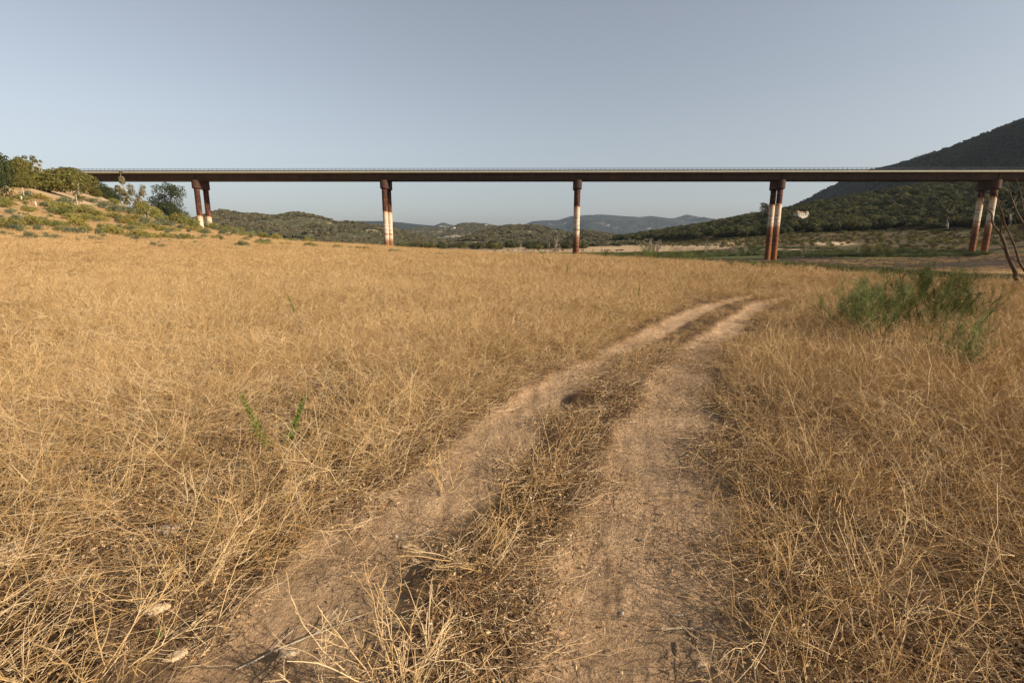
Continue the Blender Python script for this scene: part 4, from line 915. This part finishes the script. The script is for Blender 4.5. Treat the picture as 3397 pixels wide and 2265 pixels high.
# small shrubs and weeds on the far edge of the field, right of the centre
for (px, Y, h, lab) in [(2010, 46, .8, 0), (2040, 48, .6, 0), (2125, 44, .9, 0), (2150, 45, 1.2, 0), (2175, 43, .8, 0), (2250, 44, 1.2, 0), (2290, 42, .9, 0), (2330, 41, .7, 0), (1795, 50, .55, 0), (1880, 52, .5, 0), (2430, 33, .4, 0), (2500, 31, .5, 0), (2530, 30, .4, 0), (2560, 31, .4, 0), (2620, 30, .35, 0), (2700, 29, .35, 0), (2360, 38, .5, 0), (1960, 48, .6, 0), (2590, 33, .5, 0), (2650, 31, .4, 0), (2760, 28, .4, 0)]:
    p = ground_at(px, Y, .05); v = leafy['broom'][RNG.randint(4)]
    place('weed_tuft', [('foliage', tam[RNG.randint(3)][0])], p, RNG.rand() * 6, h, 'green weed tuft on the far edge of the golden field below the bridge', 'plant', 'green weed tufts on the far edge of the field')
# white posts on the slope
for (px, py0, py1, Y, tl, lab) in [(258, 618, 655, 108, 0, 'thin pole standing alone in front of the thin half bare tree'), (82, 620, 656, 98, 0, 'thin white pole beside the grey olive bush'), (73, 656, 672, 95, 0, 'short white marker post, the left one of the pair on the slope'), (123, 664, 680, 93, .18, 'short white marker post leaning over, the right one of the pair on the slope')]:
    p = ground_at(px, Y, .3); hgt = (py1 - py0) / F * Y + .3
    bm = bmesh.new(); r_ = .05 if hgt > 1.8 else .11; bmesh.ops.create_cone(bm, cap_ends=True, segments=8, radius1=r_, radius2=r_ * .8, depth=hgt, matrix=Matrix.Translation((0, 0, hgt / 2)))
    bmesh.ops.create_cone(bm, cap_ends=True, segments=8, radius1=r_ * 1.2, radius2=r_ * .3, depth=.08, matrix=Matrix.Translation((0, 0, hgt + .04)))
    me = bpy.data.meshes.new('marker_post'); bm.to_mesh(me); bm.free(); me.materials.append(M['post_paint']); o = bpy.data.objects.new('marker_post', me); COL.objects.link(o); o.location = p; o.rotation_euler = (0, -tl, 0); tag(o, lab, 'post')
tb = Tubes(); pA, pB = ground_at(105, 89), ground_at(172, 86); P = np.array([pA[:], ((pA + pB) / 2)[:], pB[:]]); P[:, 2] += .25; tb.tube(P, [.09, .08, .06], 6); o = link(tb.build('fallen_pole', M['bark_pale'])); tag(o, 'pale fallen pole lying on the dry slope below the marker posts', 'pole')

# ------------------------------------------------------------ dead trees in the valley
def skeleton(rng, H, spread=1.0, r0=.03, nmain=6):
    tb = Tubes()
    for i in range(nmain):
        az = rng.rand() * 6.283; ti = rad(rng.uniform(3, 38)) * spread; P = curve_path(rng, [0, 0, -.03], [math.sin(ti) * math.cos(az), math.sin(ti) * math.sin(az), math.cos(ti)], H * rng.uniform(.6, 1.05), 8, .09, 0, .03)
        tb.tube(P, r0 * np.linspace(1, .2, 9) * rng.uniform(.6, 1), 5, .5)
        for b in range(6):
            k = rng.randint(2, 8); Q = curve_path(rng, P[k], perp_dir(rng, P[k] - P[k - 1], rad(rng.uniform(25, 55))), H * rng.uniform(.12, .35), 5, .12, 0, .05); tb.tube(Q, r0 * .35 * np.linspace(1, .35, 6), 4, .5)
            for c in range(3): k2 = rng.randint(1, 5); tb.tube(curve_path(rng, Q[k2], perp_dir(rng, Q[k2] - Q[k2 - 1], .6), H * .09, 3, .1, 0, .02), r0 * .16, 3, .5)
    return tb.build('branches', M['bark_grey'], True).data
sk = [skeleton(np.random.RandomState(70 + i), 1.0, s_, r_, n_) for i, (s_, r_, n_) in enumerate([(.6, .035, 5), (1.2, .03, 8), (1.0, .025, 6), (1.5, .02, 7)])]
def dead(px, pyt, pyb, Y, v, lab, gp=None):
    p = ground_at(px, Y, .1); H = at(px, pyt, Y).z - p.z; o = bpy.data.objects.new('dead_tree', sk[v]); COL.objects.link(o); o.location = p; o.rotation_euler = (0, 0, RNG.rand() * 6.28); o.scale = (H, H, H); tag(o, lab, 'dead tree', gp)
dead(1835, 776, 846, 240, 0, 'tall bare grey dead tree left of the middle pier')
dead(2152, 786, 835, 330, 1, 'wide many stemmed dead tree standing between the middle pier and the pier right of it')
dead(2178, 790, 835, 335, 1, 'second bare dead tree close to the right of the wide many stemmed one')
dead(2340, 795, 838, 300, 2, 'forked bare dead tree on the far bank midway to the right hand pier')
dead(1946, 828, 842, 260, 3, 'tiny forked dead tree just right of the middle pier')
gpd = 'small dead trees on the dry lake bed'
for px, t_, Yv in [(1515, 818, 330), (1532, 820, 330), (1548, 822, 340), (1575, 820, 345), (1592, 818, 350), (1610, 822, 345), (1640, 824, 345), (1652, 826, 330), (1668, 825, 330), (1690, 826, 350), (1735, 826, 320), (1752, 825, 300), (1765, 824, 300), (1805, 822, 260), (2245, 806, 330), (2262, 812, 335), (2280, 815, 340), (2370, 812, 300), (2395, 815, 310), (2405, 810, 300), (2430, 812, 290), (2440, 812, 285), (2470, 815, 280), (2475, 808, 285), (2670, 800, 235), (2845, 815, 215), (2540, 825, 250), (2300, 818, 330), (2320, 820, 325), (1995, 824, 360), (1480, 822, 380), (1700, 818, 420), (1720, 820, 420)]:
    dead(px, t_, 0, Yv, RNG.randint(0, 4), 'small bare dead tree standing on the dry lake bed', gpd)
open_tree(3140, 660, 740, 345, 46, 'pale trunked thin tree at the top of the terraced slope left of the last pier', mat='hilltree', barkm='bark_pale', seed=9, bare=.3, nleaf=1500, leaf=.4)
open_tree(3345, 630, 730, 320, 44, 'tall thin tree right of the last pier', mat='hilltree', barkm='bark_pale', seed=10, bare=.3, nleaf=1500, leaf=.4)
open_tree(2545, 668, 735, 560, 62, 'big old tree with dead pale branches on the hill crest beside a pier', mat='hilltree', barkm='bark_grey', seed=11, bare=.3, nleaf=2400, leaf=.5)

# ------------------------------------------------------------ woodland on the right hill
def hill_pts(n, px0, px1, Y0, Y1, cond, seed):
    r = np.random.RandomState(seed); Y = np.sqrt(r.uniform(Y0 ** 2, Y1 ** 2, n)); px = r.uniform(px0, px1, n); X = S(px) * Y; k = cond(px, Y, r) & (X / Y < 2); return X[k], Y[k], px[k]
tree_line = lambda px: np.interp(px, [2040, 2200, 2350, 2450, 2600, 2750, 2900, 3100, 3250, 3500], [760, 640, 520, 455, 445, 440, 430, 360, 335, 300])
X, Y, PX = hill_pts(9000, 2040, 3560, 290, 900, lambda px, Y, r: (Y > tree_line(px)) & (r.rand(len(Y)) < .42 + .5 * (fbm(S(px) * Y / 40, Y / 40, 3) > -.25) ) & (r.rand(len(Y)) < .8), 3)
ZZ = hz(X, Y); order = np.argsort(Y); 
cnt = 0; sel = []
for i in order:
    if cnt >= 230: break
    sel.append(i); cnt += 1
for i in sel:
    d = leafy['hill'][RNG.randint(5)]; W = RNG.uniform(7, 13); H = W * RNG.uniform(.7, .95)
    o = bpy.data.objects.new('hillside_tree', d[0]); COL.objects.link(o); o.location = (X[i], Y[i], ZZ[i] - .5); o.rotation_euler = (0, 0, RNG.rand() * 6.28); o.scale = (W, W, H); tag(o, 'rounded dark green tree among the trees along the lower edge of the wooded right hill', 'tree', 'trees on the wooded right hill')
r_ = np.random.RandomState(31)
for i in range(62):
    px = r_.choice([r_.uniform(1290, 1560), r_.uniform(1745, 1960), r_.uniform(1745, 1900), r_.uniform(1560, 1745)], p=[.35, .3, .2, .15]); Yv = r_.uniform(470, 600); p = ground_at(px, Yv, .6); W = r_.uniform(7, 13)
    o = bpy.data.objects.new('shore_tree', leafy['hill'][r_.randint(5)][0]); COL.objects.link(o); o.location = p; o.rotation_euler = (0, 0, r_.rand() * 6.28); o.scale = (W, W, W * r_.uniform(.7, .95)); tag(o, 'dark round tree in the row along the far shore of the valley', 'tree', 'trees along the far shore')
for i in range(26):
    px = r_.uniform(1300, 1720); Yv = r_.uniform(400, 460); p = ground_at(px, Yv); w_ = r_.uniform(1.0, 2.6); o = rock('shore_rock', 'stone_brown', p, (w_, w_ * .6, w_ * r_.uniform(.35, .8)), 200 + i, r_.rand() * 3); tag(o, 'tan boulder on the far rocky shore of the dry lake', 'rock', 'boulders on the far shore')
for px, py, W in ((2625, 726, 8), (2648, 732, 4.5), (2692, 722, 8), (2715, 714, 8), (2672, 735, 5)):
    p = hit(px, py, 300) or ground_at(px, 500); o = bpy.data.objects.new('hillside_tree', leafy['hill'][int(W * 2) % 5][0]); COL.objects.link(o); o.location = p - Vector((0, 0, .5)); o.scale = (W, W, W * .8); tag(o, 'dark tree standing close in front of the white farmhouse', 'tree', 'trees around the farmhouse')
rest = order[cnt:]; rest = rest[:3600]; n = len(rest)
def crown_obs(key): return [bpy.data.objects.new('tree_crown', d[0]) for d in leafy[key]]
scatter('hillside_woodland', crown_obs('hill'), np.stack([X[rest], Y[rest], ZZ[rest] - .6], 1), np.stack([np.zeros(n), np.zeros(n), RNG.rand(n) * 6.28], 1), RNG.uniform(6.5, 13, n), RNG.randint(0, 5, n), 'dense dark green woodland covering the right hill')
# yellowish scrub belt below the trees and terraces
X, Y, PX = hill_pts(5200, 2080, 3500, 215, 640, lambda px, Y, r: (Y > tree_line(px) - 75 - 60 * (r.rand(len(Y)))) & (Y < tree_line(px) + 15) & (px < 2900) | ((px > 2850) & (Y > 215) & (Y < tree_line(px)) & (r.rand(len(Y)) < .8)), 5)
n = len(X); scatter('slope_scrub', crown_obs('slope'), np.stack([X, Y, hz(X, Y) - .3], 1), np.stack([np.zeros(n), np.zeros(n), RNG.rand(n) * 6.28], 1), RNG.uniform(1.6, 3.6, n), RNG.randint(0, 4, n), 'low yellow green scrub on the terraced bank below the right hand woodland')
# green reeds on the valley floor and the strip behind the field
def reed_clump(rng):
    tb = Tubes()
    for i in range(60):
        a = rng.rand() * 6.28; r = .5 * math.sqrt(rng.rand()); az = rng.rand() * 6.28; ti = rng.uniform(0, .6)
        tb.tube(curve_path(rng, [r * math.cos(a), r * math.sin(a), -.05], [math.sin(ti) * math.cos(az), math.sin(ti) * math.sin(az), math.cos(ti)], rng.uniform(.4, .9), 3, .12, .03), .014 * np.linspace(1, .3, 4), 3, rng.rand())
    return tb.build('reeds', M['reed'])
rp = [reed_clump(RNG) for _ in range(4)]
Xs, Ys = [], []
X, Y, PX = hill_pts(30000, 1500, 3600, 150, 345, lambda px, Y, r: (hz(S(px) * Y, Y) < -2.4) & (Y > np.interp(px, [2540, 2560, 2800, 2960, 3150], [240, 205, 200, 178, 152])) & (fbm(S(px) * Y / 14, Y / 14, 3) > -.22), 6); Xs.append(X); Ys.append(Y)
X, Y, PX = hill_pts(16000, 2350, 3600, 20, 70, lambda px, Y, r: (np.abs(Y - np.interp(px, [2350, 2590, 2900, 3250, 3600], [50, 42, 31, 24, 22])) < np.interp(px, [2350, 3250], [5, 3.6]) * (.5 + r.rand(len(Y)))), 7); Xs.append(X); Ys.append(Y)
X = np.concatenate(Xs); Y = np.concatenate(Ys); n = len(X)
scatter('green_weeds', rp, np.stack([X, Y, hz(X, Y)], 1), np.stack([np.zeros(n), np.zeros(n), RNG.rand(n) * 6.28], 1), RNG.uniform(.5, 1.2, n) * np.where(Y < 80, .55, 1.6), RNG.randint(0, 4, n), 'strips of low green weeds on the dry lake bed beyond the field')
# scattered dead tufts on the mud
X, Y, PX = hill_pts(3500, 2200, 3600, 26, 200, lambda px, Y, r: (hz(S(px) * Y, Y) < -.9) & (fbm(S(px) * Y / 9, Y / 9, 3) > .0), 8); n = len(X)
scatter('lakebed_grass', far_p, np.stack([X, Y, hz(X, Y)], 1), np.stack([np.zeros(n), np.zeros(n), RNG.rand(n) * 6.28], 1), RNG.uniform(.4, .9, n), RNG.randint(0, 5, n), 'thin tufts of dry grass scattered over the brown mud of the lake bed')

# ------------------------------------------------------------ far scrub on the distant hills
Ps, Sc = [], []
def cover(H, n, smin, smax, seed, keep=.7, wl=60):
    Xg, Yg, Zg = H; r = np.random.RandomState(seed); nr, na = Zg.shape; u = r.uniform(0, 70, n); v = r.uniform(0, na - 1.01, n); i = u.astype(int); j = v.astype(int); fu = u - i; fv = v - j
    g = lambda A: (A[i, j] * (1 - fu) + A[i + 1, j] * fu) * (1 - fv) + (A[i, j + 1] * (1 - fu) + A[i + 1, j + 1] * fu) * fv
    x, y, z = g(Xg), g(Yg), g(Zg); k = fbm(x / wl, y / wl, 4) > -keep; Ps.append(np.stack([x, y, z - smin * .2], 1)[k]); Sc.append(r.uniform(smin, smax, k.sum()))
cover(H1, 16000, 4, 9, 1, .22, 90); cover(H4, 12000, 5, 10, 2, .12, 90); cover(H6, 3500, 4, 8, 3, .3); cover(H3, 6000, 7, 14, 4, .2, 110)
def cover2(H, n, smin, smax, seed):
    Xg, Yg, Zg = H; r = np.random.RandomState(seed); nr, na = Zg.shape; i = r.randint(0, int(nr * .93), n); j = r.randint(0, int(na * .72), n)
    x, y, z = Xg[i, j] + r.uniform(-4, 4, n), Yg[i, j] + r.uniform(-4, 4, n), Zg[i, j]; k = fbm(x / 90, y / 90, 4) > -.25; PM.append(np.stack([x, y, z - 1.5], 1)[k]); SM.append(r.uniform(smin, smax, k.sum()))
PM, SM = [], []; cover2(HM, 42000, 3.5, 7.5, 5); PM = np.concatenate(PM); SM = np.concatenate(SM); n = len(PM)
scatter('mountain_woodland', crown_obs('hill')[:2], PM, np.stack([np.zeros(n), np.zeros(n), RNG.rand(n) * 6.28], 1), SM, RNG.randint(0, 2, n), 'dark scrub woodland covering the mountain flank on the right')
X, Y, PX = hill_pts(5000, 1240, 2300, 480, 1000, lambda px, Y, r: (fbm(S(px) * Y / 60 + 3, Y / 60, 3) > .05) & ((px < 1920) | (Y > 620)) & (Y > np.interp(px, [1240, 1500, 1920, 2300], [420, 560, 560, 700])), 9)
Ps.append(np.stack([X, Y, hz(X, Y) - .8], 1)); Sc.append(RNG.uniform(4, 9, len(X)))
P = np.concatenate(Ps); n = len(P)
scatter('distant_scrub', crown_obs('scrub'), P, np.stack([np.zeros(n), np.zeros(n), RNG.rand(n) * 6.28], 1), np.concatenate(Sc), RNG.randint(0, 4, n), 'dark green scrub covering the distant hills under the bridge')

# ------------------------------------------------------------ pale rocks on the distant hillside
for i, (px, py, w_, h_, lab) in enumerate([(1505, 765, 26, 18, 'pale jagged crag, the left one on the distant rocky hill'), (1527, 770, 20, 13, 'small pale crag between the two larger ones on the distant rocky hill'), (1535, 769, 26, 18, 'large smooth pale crag on the distant rocky hill'), (1556, 775, 14, 9, 'lowest small pale crag on the distant rocky hill'), (1612, 752, 14, 14, 'pale cliff near the summit of the distant rocky hill')]):
    D = 3250 if i != 4 else 3500; p = at(px, py, D); o = rock('crag', 'stone_white', p, (w_ / F * D / 2, w_ / F * D / 2.4, h_ / F * D / 1.6), 60 + i); tag(o, lab, 'rock', 'pale crags on the distant hill')

# ------------------------------------------------------------ farmhouse
hY = 520.0; hp = ground_at(2658, hY); fh = empty('farmhouse', hp, .25); tag(fh, 'white farmhouse with tiled roofs half hidden by trees on the hillside right of a pier', 'house')
hp_z = at(2658, 716, hY).z; fh.location.z = hp_z - .6; fh.scale = (.84, .84, .74)
def boxm(bm, x0, x1, y0, y1, z0, z1): bmesh.ops.create_cube(bm, size=1, matrix=Matrix.Translation(((x0 + x1) / 2, (y0 + y1) / 2, (z0 + z1) / 2)) @ Matrix.Diagonal((x1 - x0, y1 - y0, z1 - z0, 1)))
def part(name, bm, mat, parent): me = bpy.data.meshes.new(name); bm.to_mesh(me); bm.free(); me.materials.append(M[mat]); o = bpy.data.objects.new(name, me); COL.objects.link(o); o.parent = parent; return o
bm = bmesh.new(); boxm(bm, -8, 1, -3, 4, -4, 4.2); boxm(bm, 1.003, 9.5, -1.5, 4, -4, 2.6); boxm(bm, 4.5, 7.2, -1.8, 1.2, 2.4, 6.2); wl_ = part('wall', bm, 'plaster', fh)
def gable(x0, x1, y0, y1, z0, h):
    bm = bmesh.new(); ym = (y0 + y1) / 2; a = [(x0, y0, z0), (x0, y1, z0), (x0, ym, z0 + h), (x1, y0, z0), (x1, y1, z0), (x1, ym, z0 + h)]; v = [bm.verts.new(p) for p in a]
    for q in ((0, 1, 2), (3, 5, 4), (0, 2, 5, 3), (1, 4, 5, 2), (0, 3, 4, 1)): bm.faces.new([v[i] for i in q])
    return bm
r1 = part('roof', gable(-8.4, 1.3, -3.5, 4.5, 4.203, 1.8), 'roof_tile', fh); part('roof', gable(1.31, 9.9, -2, 4.5, 2.603, 1.3), 'roof_tile', fh); part('roof', gable(4.3, 7.4, -2.1, 1.5, 6.203, .7), 'roof_tile', fh)
bm = bmesh.new(); boxm(bm, -5.6, -4.6, .2, 1.2, 4.6, 7.2); boxm(bm, -5.8, -4.4, 0, 1.4, 7.203, 7.4); part('chimney', bm, 'plaster', r1)
for (x, z_) in ((-6.3, 1.8), (-3.8, 1.8), (-1.3, 1.8)):
    bm = bmesh.new(); boxm(bm, x - .5, x + .5, -3.06, -3.005, z_ - .7, z_ + .7); part('window', bm, 'dark_glass', fh)
for x in (2.6, 8.4):
    bm = bmesh.new(); boxm(bm, x - .5, x + .5, -1.56, -1.505, .4, 1.7); part('window', bm, 'dark_glass', fh)
bm = bmesh.new(); boxm(bm, 5.4, 6.2, -1.86, -1.805, 3.9, 5.2); part('window', bm, 'dark_glass', fh)

# ------------------------------------------------------------ cattle grazing on the far bank
def cow(mat, grazing, seed):
    tb = Tubes(); P = np.array([[-.95, 0, 1.12], [-.85, 0, 1.1], [-.5, 0, 1.08], [0, 0, 1.02], [.45, 0, 1.06], [.8, 0, 1.15], [.95, 0, 1.2]]); tb.tube(P, [.12, .30, .36, .40, .37, .28, .16], 10)
    hd = np.array([[.8, 0, 1.2], [1.15, 0, 1.0 if grazing else 1.35], [1.35, 0, .5 if grazing else 1.45], [1.55, 0, .22 if grazing else 1.32]]); tb.tube(hd, [.24, .17, .14, .08], 8)
    for x in (-.7, .6):
        for y in (-.18, .18):
            s = -1 if x < 0 else 1; tb.tube(np.array([[x, y, 1.0], [x + .03 * s, y, .62], [x - .04, y, .35], [x, y, 0]]), [.15, .09, .055, .06], 7)
    tb.tube(np.array([[-.98, 0, 1.25], [-1.1, 0, 1.0], [-1.1, 0, .5]]), [.03, .025, .05], 5)
    for y in (-1, 1): tb.tube(np.array([hd[2] + [0, y * .08, .08], hd[2] + [0, y * .22, .16], hd[2] + [.05, y * .26, .3]]), [.03, .025, .01], 5)
    return tb.build('cow', M[mat], True).data
cw = [cow('cattle_hide', True, 1), cow('cattle_hide', False, 2), cow('cattle_red', True, 3)]
for (px, Y, v, rz, lab) in [(1932, 415, 0, 0, 'dark cow grazing alone just right of the middle pier'), (1903, 420, 0, 3, 'dark cow partly behind the middle pier'), (1968, 440, 2, .2, 'reddish cow with its head down, left of the group of three'), (2006, 425, 0, .3, 'leftmost cow of the group of three grazing close together'), (2013, 422, 1, .4, 'black cow in the middle of the group of three'), (2021, 425, 2, 3.3, 'rightmost brown cow of the group of three'), (2044, 415, 0, 0, 'cow at the near left of the group of four'), (2049, 428, 0, 3, 'cow at the far left of the group of four'), (2055, 430, 1, .2, 'cow second from the right in the group of four'), (2060, 420, 0, 0, 'nearest cow in the group of four'), (2067, 432, 1, 3.1, 'rightmost cow of the group of four'), (1866, 425, 0, .2, 'dark cow left of the middle pier and nearest to it'), (1850, 415, 0, 3.0, 'dark cow right beside the tall dead tree'), (1740, 425, 2, 0, 'brown cow far to the left of the tall dead tree'), (1786, 430, 0, 1, 'cow standing left of the tall dead tree')]:
    p = ground_at(px, Y); o = bpy.data.objects.new('cow', cw[v]); COL.objects.link(o); o.location = p; o.rotation_euler = (0, 0, rz + .9 * math.sin(px)); o.scale = (.95,) * 3; tag(o, lab, 'cow', 'cattle grazing on the far bank')

# ------------------------------------------------------------ haze
m, t, out = newmat('haze_air'); pv = N(t, 'ShaderNodeVolumePrincipled'); pv.inputs['Color'].default_value = (.66, .80, 1.0, 1); pv.inputs['Density'].default_value = .000022; pv.inputs['Anisotropy'].default_value = .2
t.links.new(pv.outputs[0], out.inputs['Volume'])
bm = bmesh.new(); boxm(bm, -12000, 12000, -12000, 12000, -12, 900); me = bpy.data.meshes.new('haze'); bm.to_mesh(me); bm.free(); me.materials.append(m)
hzb = bpy.data.objects.new('haze', me); COL.objects.link(hzb); tag(hzb, kind='stuff')
